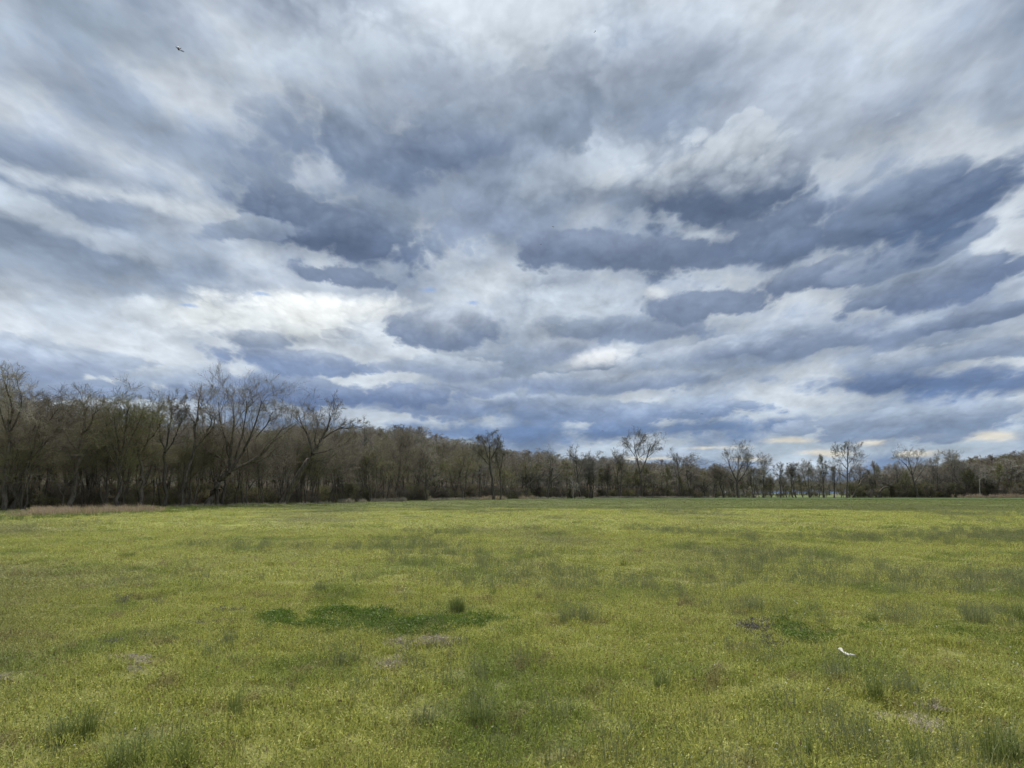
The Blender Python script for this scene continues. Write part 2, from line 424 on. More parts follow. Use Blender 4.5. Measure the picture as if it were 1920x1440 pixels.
# ------------------------------------------------------------------ trees: vectorised branching
def tube(Pl, R, sides):
    """Pl (N,K,3), R (N,K) -> verts, quads"""
    N, K, _ = Pl.shape
    T = np.gradient(Pl, axis=1); T /= np.linalg.norm(T, axis=-1, keepdims=True)+1e-9
    up = np.where(np.abs(T[..., 2:3]) > .85, np.array([1., 0, 0]), np.array([0, 0, 1.]))
    A = np.cross(T, up); A /= np.linalg.norm(A, axis=-1, keepdims=True)+1e-9
    B = np.cross(T, A)
    th = np.arange(sides)*2*math.pi/sides
    V = Pl[:, :, None]+R[:, :, None, None]*(A[:, :, None]*np.cos(th)[None, None, :, None]+B[:, :, None]*np.sin(th)[None, None, :, None])
    base = (np.arange(N)*K*sides)[:, None, None]+(np.arange(K-1)*sides)[None, :, None]
    s = np.arange(sides)[None, None]; s2 = (s+1) % sides
    q = np.stack([base+s, base+s2, base+sides+s2, base+sides+s], -1).reshape(-1, 4)
    return V.reshape(-1, 3), q
class Soup:
    def __init__(s): s.V = []; s.Q = []; s.n = 0
    def add(s, V, Q): s.V.append(V); s.Q.append(Q+s.n); s.n += len(V)
    def obj(s, name, mat, parent=None, link=True, smooth=False):
        return mesh_np(name, np.concatenate(s.V), [np.concatenate(s.Q)], mat, parent, link, smooth)
def sample(Pl, R, idx, t):
    K = Pl.shape[1]; f = t*(K-1); i = np.minimum(f.astype(int), K-2); w = (f-i)[:, None]
    p = Pl[idx, i]*(1-w)+Pl[idx, i+1]*w
    d = Pl[idx, i+1]-Pl[idx, i]; d /= np.linalg.norm(d, axis=1, keepdims=True)+1e-9
    r = R[idx, i]*(1-w[:, 0])+R[idx, i+1]*w[:, 0]
    return p, d, r
def grow(rng, Pl, R, per, t0, t1, lmul, ang, up, wob, K, rmul, rmin, crown=None, tippow=.75, short=.55):
    N = len(Pl); L = np.linalg.norm(np.diff(Pl, axis=1), axis=-1).sum(1)
    idx = np.repeat(np.arange(N), per)
    j = (np.tile(np.arange(per), N)+rng.random(N*per))/per
    t = t0+(t1-t0)*j**tippow
    p, d, r = sample(Pl, R, idx, t)
    rnd = rng.normal(size=p.shape); perp = np.cross(d, rnd); perp /= np.linalg.norm(perp, axis=1, keepdims=True)+1e-9
    a = np.radians(ang*(rng.random(len(p))*.9+.55))*(1-.45*t)
    d = d*np.cos(a)[:, None]+perp*np.sin(a)[:, None]
    ln = L[idx]*lmul*(1-short*t)*(.55+.75*rng.random(len(p)))
    out = [p]; q = p.copy(); step = (ln/(K-1))[:, None]
    for k in range(K-1):
        d = d+np.array([0, 0, up])+rng.normal(size=d.shape)*wob
        d /= np.linalg.norm(d, axis=1, keepdims=True)
        q = q+d*step; out.append(q)
    P2 = np.stack(out, 1)
    r0 = np.maximum(r*rmul*(.7+.4*rng.random(len(p))), rmin)
    taper = np.linspace(1, .28, K)[None]
    return P2, np.maximum(r0[:, None]*taper, rmin*.55)
def resample(pts, K):
    pts = np.array(pts, float); s = np.concatenate([[0], np.cumsum(np.linalg.norm(np.diff(pts, axis=0), axis=1))])
    u = np.linspace(0, s[-1], K)
    out = np.stack([np.interp(u, s, pts[:, k]) for k in range(3)], -1)
    sm = out.copy(); sm[1:-1] = (out[:-2]+2*out[1:-1]+out[2:])/4
    return sm

def finish_tree(rng, skel, limbs, detail, rtw, root, mats, budn=0, sized=None, ups=(.05, .02, .0), angs=(54, 56, 56), link=True):
    """skel: list of (P,R) thick wood; limbs: (P,R) from which branches spring"""
    bark, twig = mats
    Pl, R = limbs
    a, b, c = detail; dn = 4 if link else 2
    B = grow(rng, Pl, R, a, .15, 1., .68, angs[0], ups[0], .22, 5, .42, rtw*1.7, short=.40)
    Cc = grow(rng, B[0], B[1], b, .12, 1., .62, angs[1], ups[1], .17, 4, .5, rtw*1.2, short=.35)
    D = grow(rng, Cc[0], Cc[1], c+dn, .06, 1., .80, angs[2], ups[2], .16, 2, .6, rtw, short=.3)
    allP = [P for P, _ in skel]+[Pl, B[0], Cc[0], D[0]]
    if sized:      # fit height and width of the whole crown
        Zm = max(P[..., 2].max() for P in allP); XY = np.concatenate([P[..., :2].reshape(-1, 2) for P in allP])
        cx = np.median(XY[:, 0]); w = np.percentile(np.abs(XY[:, 0]-cx), 99)*2
        sx, sz = sized[1]/max(w, .1), sized[0]/Zm
        sc = np.array([sx, sx, sz])
        skel = [(P*sc, r) for P, r in skel]; Pl = Pl*sc
        B = (B[0]*sc, B[1]); Cc = (Cc[0]*sc, Cc[1]); D = (D[0]*sc, D[1])
    S1 = Soup()
    for P, r in skel: S1.add(*tube(P, r, 9))
    S1.add(*tube(Pl, R, 6))
    S1.add(*tube(B[0], B[1], 4))
    tr = S1.obj('trunk', bark, root, link, True)
    S2 = Soup(); S2.add(*tube(Cc[0], Cc[1], 3)); S2.add(*tube(D[0], D[1], 3))
    cr = S2.obj('crown', twig, root, link)
    bd = None
    if budn:
        tips = D[0][:, -2:].reshape(-1, 3); k = rng.integers(0, len(tips), budn)
        bd = leaf_cloud(rng, tips[k]+rng.normal(size=(budn, 3))*.10, rtw*4.5, 'young_leaves', mat_buds, root, link)
    return tr, cr, bd
def leaf_cloud(rng, pos, size, name, mat, parent=None, link=True, flat=0.):
    n = len(pos); a = rng.normal(size=(n, 3)); a /= np.linalg.norm(a, axis=1, keepdims=True)
    b = np.cross(a, rng.normal(size=(n, 3))); b /= np.linalg.norm(b, axis=1, keepdims=True)
    s = size*(.6+.8*rng.random(n))[:, None]
    V = np.stack([pos-a*s, pos+b*s*.55, pos+a*s, pos-b*s*.55], 1).reshape(-1, 3)
    i = np.arange(n)*4
    return mesh_np(name, V, [np.stack([i, i+1, i+2, i+3], -1)], mat, parent, link)

def auto_skeleton(rng, H, W, lean=0., stems=1, fork=.35, nl=9, r0=.2, vase=.5, spread=.16):
    """one or more stems, limbs rising from them"""
    sk = []; limbsP = []; limbsR = []
    for s in range(stems):
        az = rng.random()*6.28
        d = np.array([lean+(spread*math.cos(az) if stems > 1 else 0), spread*math.sin(az) if stems > 1 else rng.normal()*.05, 1.])
        pts = [np.array([rng.normal()*.15*(stems > 1), rng.normal()*.15*(stems > 1), -.2])]
        K = 10
        for k in range(K-1):
            dd = d*np.array([1-.07*k, 1-.07*k, 1])+rng.normal(size=3)*np.array([.09, .09, 0])
            pts.append(pts[-1]+dd/np.linalg.norm(dd)*H*.92/(K-1))
        P = np.array(pts)[None]; rr = r0*(1 if stems == 1 else .7)
        R = (rr*np.linspace(1, .12, K)**.9)[None]; R[0, 0] *= 1.35
        sk.append((P, R))
        B = grow(rng, P, R, nl, fork, .97, vase, 52, .13, .10, 7, .62, .03)
        limbsP.append(B[0]); limbsR.append(B[1])
        limbsP.append(resample(P[0, 5:], 7)[None]); limbsR.append((rr*np.linspace(.45, .12, 7))[None])
    return sk, (np.concatenate(limbsP), np.concatenate(limbsR))

MB, MT, MO, MG, MP = mat_bark, mat_twig, mat_twig_olive, mat_twig_grey, mat_pale_bark

# ---- trees whose limbs can be followed in the photograph: skeleton points (column, row) at a distance
def hero(name, label, D, skel, detail=(7, 5, 5), mats=(MB, MT), rtw=.011, bud=0, seed=1, group=None, cat='tree', ups=(.05, .02, .0)):
    rng = np.random.default_rng(seed)
    bx, by = skel[0][0][0]
    X0, Y0, Z0 = world_at(bx, ground_y(D), D)
    Z0 = float(ground_h(X0, Y0))-.05
    root = empty(name, (X0, Y0, Z0)); tag(root, label, cat, group)
    sk = []; lp = []; lr = []
    for i, item in enumerate(skel):
        pts, r0, r1 = item[0], item[1], item[2]
        dy = item[3] if len(item) > 3 else (0 if i == 0 else rng.normal()*1.2)
        W = []
        n = len(pts)
        for k, (x, y) in enumerate(pts):
            y = by-(by-y)*(.87 if D < 110 else .90)
            off = dy*(k/(n-1))**1.2
            p = np.array(world_at(x, y, D+off)); W.append(p-np.array([X0, Y0, Z0]))
        if i == 0: W[0][2] = -.2
        K = 9 if i == 0 else 8
        P = resample(W, K); P[1:] += rng.normal(size=(K-1, 3))*np.array([.10, .15, .05])
        R = np.linspace(r0, r1, K)
        if i == 0: R[0] *= 1.3
        sk.append((P[None], R[None]))
        if i > 0 or len(skel) == 1:
            q = resample(P, 7); lp.append(q[None]); lr.append(np.linspace(r0, r1, 7)[None])
    # side limbs on the drawn limbs
    LP, LR = np.concatenate(lp), np.concatenate(lr)
    ex = grow(rng, LP, LR, 3, .22, .95, .62, 46, .05, .16, 7, .5, .03, short=.2)
    if D > 150: detail = (6, 5, 5)
    limbs = (np.concatenate([LP, ex[0]]), np.concatenate([LR, ex[1]]))
    finish_tree(rng, sk, limbs, detail, rtw, root, mats, bud, None, ups)
    return root

hero('bare_tree', 'bare tree cut by the left edge with a pale twiggy crown', 70,
     [([(6, 958), (12, 860), (17, 800), (18, 760)], .24, .12), ([(18, 800), (8, 760), (-10, 715), (-22, 690)], .10, .03), ([(18, 770), (22, 735), (14, 700), (10, 682)], .10, .03),
      ([(17, 790), (35, 755), (42, 720), (40, 700)], .08, .03), ([(12, 850), (-20, 790), (-50, 740)], .10, .03)], seed=11, mats=(MB, MG), detail=(6, 5, 5), rtw=.010)
hero('bare_tree', 'second bare tree from the left edge, leaning right with a long slanting limb', 74,
     [([(22, 957), (40, 880), (60, 830)], .22, .14), ([(60, 830), (75, 795), (92, 770), (108, 738)], .12, .03), ([(52, 845), (54, 800), (66, 765), (70, 745)], .09, .03),
      ([(46, 865), (80, 820), (100, 790), (118, 768)], .08, .03)], seed=12, detail=(6, 5, 5), mats=(MB, MT), rtw=.010)
hero('bare_tree', 'dark tree with bent trunk and long forked limbs, third tree from the left edge', 76,
     [([(131, 955), (137, 905), (144, 862), (149, 835)], .27, .19), ([(149, 835), (134, 812), (120, 785), (108, 760)], .12, .03), ([(150, 835), (153, 795), (158, 755), (164, 728)], .14, .03),
      ([(152, 800), (168, 775), (180, 752), (184, 732)], .09, .03), ([(150, 850), (162, 822), (182, 808)], .07, .025), ([(143, 862), (132, 842), (126, 830)], .06, .02)], seed=13, detail=(5, 4, 4), rtw=.010)
hero('budding_tree', 'many-stemmed tree with a wide vase crown in pale green bud', 80,
     [([(222, 953), (224, 905), (226, 865)], .22, .16), ([(226, 868), (212, 815), (198, 775), (192, 745)], .10, .03), ([(226, 866), (222, 805), (214, 760), (210, 738)], .10, .03),
      ([(226, 866), (232, 800), (238, 760), (240, 736)], .11, .03), ([(227, 866), (246, 800), (258, 765), (268, 748)], .09, .03), ([(224, 880), (200, 830), (180, 800)], .07, .03)], seed=14, detail=(6, 5, 4), mats=(MB, MO), bud=2600, rtw=.010)
hero('budding_tree', 'narrow forked tree with green buds beside the wide vase-crowned one', 82,
     [([(268, 952), (265, 890), (262, 835)], .2, .14), ([(262, 835), (256, 800), (247, 770)], .08, .03), ([(262, 838), (278, 805), (281, 775), (284, 752)], .10, .03), ([(270, 820), (292, 790), (300, 765)], .06, .03)],
     seed=15, detail=(6, 5, 4), mats=(MB, MO), bud=1500, rtw=.010)
hero('bare_tree', 'dense brown-twigged tree standing left of the tall leaning pair', 85,
     [([(310, 952), (308, 880), (310, 825)], .2, .15), ([(310, 830), (318, 790), (320, 760), (322, 738)], .10, .03), ([(310, 835), (300, 795), (298, 765)], .09, .03), ([(312, 830), (332, 795), (338, 765)], .08, .03)],
     seed=16, detail=(8, 5, 5), mats=(MB, MT), rtw=.010)
hero('bare_tree', 'tall thin-crowned tree with a curving trunk, left of the great leaning tree', 88,
     [([(338, 950), (352, 880), (362, 838), (366, 800)], .22, .14), ([(366, 805), (369, 765), (373, 730), (376, 706)], .12, .03), ([(362, 828), (385, 800), (402, 780), (404, 750)], .11, .03),
      ([(368, 775), (352, 750), (344, 725)], .06, .02), ([(385, 800), (396, 770), (393, 745)], .06, .02)], seed=17, detail=(5, 5, 5), rtw=.010)
hero('great_bare_tree', 'biggest bare tree, leaning right then fanning into many long upright limbs', 93,
     [([(389, 950), (400, 915), (413, 890), (430, 876)], .42, .34), ([(430, 877), (433, 830), (436, 780), (438, 725)], .20, .03), ([(432, 850), (424, 805), (414, 765), (411, 726)], .13, .03),
      ([(433, 872), (455, 835), (472, 800), (486, 750), (492, 722)], .20, .03), ([(440, 850), (452, 800), (460, 760), (462, 722)], .13, .03), ([(430, 874), (468, 858), (498, 832), (520, 800), (532, 772)], .18, .03),
      ([(470, 856), (500, 846), (522, 820)], .09, .03), ([(480, 800), (502, 770), (512, 745)], .09, .03), ([(430, 868), (410, 840), (385, 828)], .07, .03)], seed=18, detail=(5, 5, 5), rtw=.010)
hero('leaning_bare_tree', 'thick dark trunk leaning right with a forked crown above the wood', 104,
     [([(528, 943), (545, 912), (560, 885), (575, 855), (585, 835)], .50, .34), ([(586, 835), (582, 800), (566, 775), (559, 756)], .18, .03), ([(587, 832), (604, 805), (612, 785), (622, 762), (618, 748)], .20, .03),
      ([(606, 805), (626, 786), (642, 778), (656, 782)], .10, .03), ([(588, 838), (628, 825), (656, 814)], .10, .03), ([(590, 828), (592, 795), (596, 765)], .10, .03), ([(572, 862), (595, 850), (612, 858)], .08, .02)],
     seed=19, detail=(6, 5, 5), rtw=.011)
hero('bare_tree', 'upright bare tree with an open rounded crown above the wood edge left of centre', 185,
     [([(926, 937), (923, 895), (917, 850)], .34, .22), ([(917, 852), (910, 830), (905, 815)], .14, .04), ([(918, 850), (917, 828), (916, 812)], .16, .04), ([(919, 855), (930, 835), (936, 818)], .14, .04), ([(921, 870), (905, 850), (898, 840)], .10, .04)],
     seed=20, detail=(5, 4, 4), rtw=.017)
hero('bare_tree', 'dark double-stemmed bare tree close right of the rounded-crown tree left of centre', 188,
     [([(938, 937), (939, 905), (938, 880)], .25, .16), ([(938, 882), (932, 860), (928, 842)], .10, .04), ([(938, 882), (942, 860), (942, 845)], .10, .04)], seed=21, detail=(5, 4, 4), rtw=.017)
# broken snag and leaning trees in the middle
hero('leaning_bare_tree', 'short crooked dark tree leaning right at the meadow edge in the middle', 222,
     [([(982, 934), (988, 915), (993, 903)], .32, .24), ([(993, 903), (988, 885), (984, 868)], .14, .04), ([(993, 904), (1004, 888), (1010, 872)], .14, .04)], seed=22, detail=(5, 4, 4), mats=(MB, MO), rtw=.017)
hero('broken_snag', 'dark broken-topped trunk with one side limb, middle of the wood edge', 226,
     [([(1026, 934), (1029, 908), (1032, 890), (1036, 872)], .36, .28, 0), ([(1030, 905), (1040, 893), (1052, 882)], .16, .05), ([(1034, 880), (1031, 875), (1029, 872)], .12, .07)], seed=23, detail=(2, 2, 2), rtw=.017)
hero('pale_dead_tree', 'slim pale dead trunk just left of the forward leaning tree in the middle', 228,
     [([(1074, 934), (1075, 918), (1074, 900)], .09, .05, 0), ([(1075, 905), (1072, 898), (1070, 894)], .04, .02), ([(1075, 917), (1078, 911), (1079, 907)], .04, .02)], seed=24, detail=(2, 2, 2), mats=(MP, MG), rtw=.017)
hero('bare_tree', 'tallest tree near centre, a slender pair of crowns rising like a fan', 262,
     [([(1200, 934), (1201, 905), (1201, 880)], .40, .30), ([(1201, 882), (1194, 850), (1190, 830), (1188, 812)], .22, .04), ([(1202, 880), (1211, 855), (1217, 835), (1221, 820)], .22, .04), ([(1197, 860), (1186, 840), (1180, 826)], .12, .04),
      ([(1213, 850), (1225, 838), (1232, 832)], .10, .04), ([(1192, 840), (1200, 825), (1203, 812)], .10, .04)], seed=25, detail=(6, 5, 4), rtw=.017)
hero('bare_tree', 'small dark low-forked tree with outspread limbs right of centre', 274,
     [([(1322, 933), (1321, 922), (1321, 918)], .34, .30), ([(1321, 919), (1313, 910), (1307, 906)], .16, .05), ([(1321, 918), (1328, 908), (1336, 900)], .16, .05), ([(1321, 918), (1319, 905), (1321, 893)], .14, .05)], seed=26, detail=(5, 4, 4), rtw=.017)
hero('bare_tree', 'broad round-crowned dark tree standing clear against the sky right of centre', 278,
     [([(1384, 934), (1383, 912), (1382, 898)], .46, .38), ([(1382, 900), (1372, 878), (1366, 860), (1364, 850)], .22, .05), ([(1383, 898), (1384, 870), (1385, 845)], .24, .05), ([(1384, 900), (1398, 880), (1406, 862)], .22, .05), ([(1382, 905), (1370, 895), (1360, 885)], .12, .04), ([(1385, 880), (1392, 862), (1396, 848)], .12, .04)],
     seed=27, detail=(6, 4, 4), rtw=.017)
hero('bare_tree', 'tall straight single-trunked bare tree with a narrow pointed crown on the right', 284,
     [([(1588, 933), (1589, 890), (1589, 850), (1590, 826)], .36, .10, 0), ([(1589, 885), (1600, 870), (1611, 852)], .12, .04), ([(1589, 875), (1578, 860), (1572, 848)], .12, .04), ([(1589, 865), (1600, 850), (1606, 838)], .10, .04),
      ([(1589, 860), (1581, 845), (1578, 835)], .10, .04), ([(1589, 850), (1590, 836), (1590, 823)], .10, .03), ([(1589, 892), (1576, 885), (1568, 872)], .08, .03)], seed=28, detail=(4, 4, 4), rtw=.017)
hero('leaning_bare_tree', 'thin tree leaning hard right beside the tall straight one', 284,
     [([(1598, 933), (1605, 918), (1614, 900), (1622, 890)], .28, .12, 0), ([(1614, 901), (1622, 890), (1630, 882)], .10, .04)], seed=29, detail=(3, 3, 3), rtw=.017)
hero('arched_dead_trunk', 'black trunk bent over to the right like a hook at the right wood edge', 280,
     [([(1648, 933), (1650, 920), (1655, 913), (1662, 911), (1669, 912)], .42, .20, 0), ([(1650, 926), (1642, 922), (1636, 922)], .16, .08)], seed=30, detail=(1, 1, 1), rtw=.017)
hero('bare_tree', 'wide fan-crowned bare tree above the green brush on the right', 290,
     [([(1722, 933), (1716, 905), (1710, 885)], .30, .22), ([(1710, 886), (1698, 862), (1686, 852)], .15, .04), ([(1711, 885), (1706, 862), (1702, 846)], .15, .04), ([(1712, 886), (1718, 864), (1722, 850)], .14, .04), ([(1716, 900), (1728, 878), (1737, 864)], .14, .04)],
     seed=31, detail=(5, 4, 4), mats=(MB, MG), rtw=.017)
hero('pale_dead_tree', 'pale white trunk with a broken arm before the dark wood at far right', 284,
     [([(1836, 932), (1837, 914), (1836, 897)], .12, .07, 0), ([(1836, 898), (1840, 893), (1845, 891)], .05, .03)], seed=32, detail=(2, 2, 2), mats=(MP, MG), rtw=.017)

# ---- trees given by column, top row, crown width and lean
def simple(px, top, wpx, D, label, lean=0., stems=1, mats=(MB, MT), bud=0, seed=0, fork=.35, nl=8, r0=.26, detail=(7, 5, 4), name='bare_tree', group=None, vase=.5):
    rng = np.random.default_rng(1000+seed)
    X, Y, _ = world_at(px, ground_y(D), D); Z = float(ground_h(X, Y))-.05
    H = world_at(px, top, D)[2]-Z; Wm = wpx*1.2/F*D
    root = empty(name, (X, Y, Z)); tag(root, label, 'tree', group)
    sk, lb = auto_skeleton(rng, H, Wm, lean, stems, fork, nl, r0, vase)
    rtw = .010 if D < 110 else .018
    finish_tree(rng, sk, lb, detail, rtw, root, mats, bud, (H, Wm))
    return root
MID = [
 (1033, 832, 40, 240, 'tall thin-topped tree rising behind the broken snag', 0, 1, (MB, MG), 0),
 (1089, 830, 38, 236, 'slender tall-crowned tree with its trunk bending left, beside the vase-shaped one', -.12, 1, (MB, MT), 0),
 (1110, 842, 38, 250, 'vase-shaped tree with stems splitting near the ground near centre', 0, 3, (MB, MG), 0),
 (1139, 866, 22, 252, 'twin thin poles of a small tree between the vase tree and the tall fan', 0, 2, (MB, MT), 0),
 (1162, 838, 34, 256, 'dense upright tree just left of the tallest central pair', 0, 2, (MB, MT), 0),
 (1220, 885, 34, 262, 'small crooked tree at the foot of the tallest central pair', .05, 1, (MB, MT), 0),
 (1246, 866, 24, 268, 'thin tree leaning right past the tall central pair', .22, 1, (MB, MO), 400),
 (1273, 836, 32, 272, 'tall narrow bare tree, left one of two close together right of centre', 0, 1, (MB, MG), 0),
 (1297, 846, 50, 276, 'umbrella-crowned tree on one thin trunk, right one of two close together', 0, 1, (MB, MT), 0),
 (1336, 866, 30, 276, 'brown-twigged tree just right of the small low-forked tree', 0, 2, (MB, MT), 0),
 (1357, 868, 30, 280, 'small tree leaning left against the broad round-crowned one', -.2, 1, (MB, MT), 0),
 (1412, 866, 34, 282, 'low many-stemmed tree just right of the broad round-crowned one', .05, 3, (MB, MG), 0),
 (1433, 846, 26, 286, 'tall thin pale tree right of the broad round-crowned one', 0, 1, (MB, MG), 0),
 (1464, 864, 26, 286, 'first of a row of three small upright trees with open meadow behind', 0, 1, (MB, MT), 0),
 (1494, 866, 28, 288, 'second of a row of three small upright trees with open meadow behind', 0, 2, (MB, MT), 0),
 (1518, 858, 30, 288, 'third of the row of small upright trees, leaning left at its base', -.1, 2, (MB, MG), 0),
 (1545, 850, 22, 288, 'slim tree with a yellow-green leafy top left of the tall straight one', 0, 1, (MB, MG), 1500),
 (1564, 872, 20, 288, 'small thin tree leaning right between the green-topped and the tall straight one', .1, 1, (MB, MG), 0),
 (1762, 842, 34, 296, 'bare grey tree rising out of the brush, left of the pale green one', 0, 1, (MB, MG), 0),
 (1790, 840, 40, 298, 'pale green budding tree rising above the dark wood on the right', 0, 2, (MG, MG), 1600),
 (757, 796, 36, 176, 'small dark-topped tree standing above the wood before the far hill', 0, 1, (MB, MT), 0),
 (686, 790, 40, 152, 'thin reddish tree just right of the thick leaning trunk', 0, 1, (MB, MG), 0),
 (1643, 862, 20, 300, 'thin dead pole above the green brush right of the tall straight tree', 0, 1, (MB, MG), 0),
]
for i, (px, top, w, D, lab, lean, st, mt, bd) in enumerate(MID):
    if mt[0] is MG: mt = (MB, MG)
    simple(px, top, w, D, lab, lean, st, mt, bd, seed=i, name='budding_tree' if bd else 'bare_tree')

# ---- the rest of the wood: a few trees built once, copied with their parts
def proto(name, seed, H, W, stems, mats, detail, bud=0, rtw=.011, lean=0., nl=8, r0=.18, fork=.25):
    rng = np.random.default_rng(seed)
    root = bpy.data.objects.new(name, None)
    sk, lb = auto_skeleton(rng, H, W, lean, stems, fork, nl, r0)
    kids = finish_tree(rng, sk, lb, detail, rtw, root, mats, bud, (H, W), link=False)
    return root, [k for k in kids if k]
def copy_tree(pr, loc, rz, sc, label, cat, group, name):
    root, kids = pr
    r = root.copy(); r.name = name; C.objects.link(r); r.location = loc; r.rotation_euler = (0, 0, rz); r.scale = sc
    tag(r, label, cat, group)
    for k in kids:
        c = k.copy(); c.parent = r; C.objects.link(c)
    return r
near_p = [proto('bare_tree', 50+i, 14, 7.5+i % 3, 1+(i % 3), ((MB, MT), (MB, MO), (MB, MT), (MB, MG), (MB, MO), (MB, MT))[i], (6, 5, 4), (0, 1500, 0, 0, 2200, 0)[i], .011, (-.15, .1, .25, 0, .05, -.05)[i]) for i in range(6)]
far_p = [proto('bare_tree', 70+i, 12, 6.5+i % 3, 1+(i % 3), ((MB, MG), (MB, MO), (MB, MG), (MB, MT), (MB, MG), (MB, MT))[i], (5, 4, 4), (0, 900, 0, 0, 0, 1200)[i], .023, (-.15, .1, .25, 0, .05, -.05)[i]) for i in range(6)]
rf = random.Random(5)
MARKS = [(12, 'the tree at the left edge'), (60, 'the long slanting limb'), (145, 'the bent forked tree'), (225, 'the green vase-crowned tree'), (315, 'the dense brown-twigged tree'), (365, 'the tall curving trunk'),
 (440, 'the great fan-limbed tree'), (570, 'the thick leaning trunk'), (690, 'the thin reddish tree'), (757, 'the small dark-topped tree'), (840, 'the dip of the hill crest'), (922, 'the rounded-crown tree'),
 (1030, 'the broken snag'), (1110, 'the vase-shaped tree'), (1160, 'the dense upright tree'), (1202, 'the tallest central pair'), (1285, 'the two close trees'), (1322, 'the low-forked tree'), (1384, 'the broad round-crowned tree'),
 (1433, 'the tall thin pale tree'), (1480, 'the three upright trees'), (1545, 'the green-topped slim tree'), (1589, 'the tall straight tree'), (1655, 'the hooked black trunk'), (1711, 'the wide fan crown'),
 (1775, 'the pale green budding tree'), (1837, 'the pale white trunk'), (1900, 'the reddish dry grass')]
def fillers(n, x0, x1, d0, d1, protos, label, group, sky=1., name='bare_tree', gap=None):
    for k in range(n):
        px = x0+(x1-x0)*(k+rf.random())/n
        if gap and gap[0] < px < gap[1] and rf.random() < .5: continue
        D = float(interp(px, FRONT))+d0+(d1-d0)*rf.random()**1.2
        X, Y, _ = world_at(px, ground_y(D), D); Z = float(ground_h(X, Y))-.05
        top = interp(px, CANOPY); H = (CAMZ+(925-top)/F*D)*(.78+.34*rf.random())*sky
        pr = protos[rf.randrange(len(protos))]; base = 14 if protos is near_p else 12
        s = H/base; w = s*(.8+.5*rf.random())
        kind = 'budding' if len(pr[1]) > 2 else {mat_twig.name: 'brown', mat_twig_olive.name: 'olive', mat_twig_grey.name: 'grey'}[pr[1][1].data.materials[0].name]
        dd = (D-float(interp(px, FRONT))-d0)/(d1-d0)
        row = 'on the grass edge' if d1 < 10 else 'at the wood edge' if dd < .15 else 'just inside the wood' if dd < .5 else 'deep in the wood'
        big = ('tall' if H > base*1.0 else 'small') if protos is near_p else ('slim' if H > base*1.0 else 'low')
        lm = min(MARKS, key=lambda q: abs(q[0]-px)); side = 'behind' if abs(lm[0]-px) < 12 else ('left of' if px < lm[0] else 'right of')
        copy_tree(pr, (X, Y, Z), rf.random()*6.28, (w, w, s), f'{big} {kind} tree {row}, {side} {lm[1]}', 'tree', group, name)
fillers(70, -120, 500, 2, 40, near_p, 'bare spindly tree crowded into the dark wood on the left of the meadow', 'trees packed in the left wood')
fillers(26, -40, 960, .5, 8, near_p, 'bare tree at the wood edge', 'trees along the front of the wood', .85)
fillers(70, 500, 960, 3, 60, near_p, 'bare spindly tree packed into the brown wood between the thick leaning trunk and the centre', 'trees packed in the middle wood')
fillers(66, 960, 1330, 6, 60, far_p, 'small bare tree in the thin wood behind the central trees', 'small trees behind the central row', 1.04)
fillers(22, 1330, 1640, 6, 40, far_p, 'small bare tree in the sparse row with open meadow showing behind', 'small trees in the sparse row', 1.)
fillers(50, 1640, 2050, 4, 55, far_p, 'small bare tree packed into the dark wood at the right', 'trees packed in the right wood')

# ------------------------------------------------------------------ scattered cover (things nobody could count): points carrying their own turn, size and kind
def scatter(name, label, cat, pos, rot, scale, idx, sources):
    col = bpy.data.collections.new(name+'_sources')
    for i, o in enumerate(sources):
        o.name = '%s_%02d' % (name, i); col.objects.link(o)
    me = bpy.data.meshes.new(name); n = len(pos)
    me.vertices.add(n); me.vertices.foreach_set('co', np.asarray(pos, np.float32).ravel())
    for nm, ty, arr, key in (('turn', 'FLOAT_VECTOR', rot, 'vector'), ('size', 'FLOAT_VECTOR', scale, 'vector'), ('pick', 'INT', idx, 'value')):
        a = me.attributes.new(nm, ty, 'POINT'); a.data.foreach_set(key, np.asarray(arr, np.int32 if ty == 'INT' else np.float32).ravel())
    o = bpy.data.objects.new(name, me); C.objects.link(o); tag(o, label, cat, kind='stuff')
    ng = bpy.data.node_groups.new(name, 'GeometryNodeTree')
    ng.interface.new_socket('Geometry', in_out='INPUT', socket_type='NodeSocketGeometry'); ng.interface.new_socket('Geometry', in_out='OUTPUT', socket_type='NodeSocketGeometry')
    N = ng.nodes; L = ng.links
    gi = N.new('NodeGroupInput'); go = N.new('NodeGroupOutput'); ip = N.new('GeometryNodeInstanceOnPoints'); ci = N.new('GeometryNodeCollectionInfo')
    ci.inputs['Collection'].default_value = col; ci.inputs['Separate Children'].default_value = True; ci.inputs['Reset Children'].default_value = True
    ip.inputs['Pick Instance'].default_value = True
    def at(nm, ty):
        a = N.new('GeometryNodeInputNamedAttribute'); a.data_type = ty; a.inputs[0].default_value = nm; return a.outputs[0]
    L.new(gi.outputs[0], ip.inputs['Points']); L.new(ci.outputs[0], ip.inputs['Instance']); L.new(at('pick', 'INT'), ip.inputs['Instance Index'])
    er = N.new('FunctionNodeEulerToRotation'); L.new(at('turn', 'FLOAT_VECTOR'), er.inputs[0]); L.new(er.outputs[0], ip.inputs['Rotation'])
    L.new(at('size', 'FLOAT_VECTOR'), ip.inputs['Scale']); L.new(ip.outputs[0], go.inputs[0])
    md = o.modifiers.new('scatter', 'NODES'); md.node_group = ng
    return o
def ring(rng, n, d0, d1, px0=-160, px1=2080):
    """random points in the wedge of view between two distances, even per area"""
    D = np.sqrt(rng.random(n)*(d1*d1-d0*d0)+d0*d0); px = px0+(px1-px0)*rng.random(n)
    return (px-960)/F*D*math.cos(PITCH), D, px
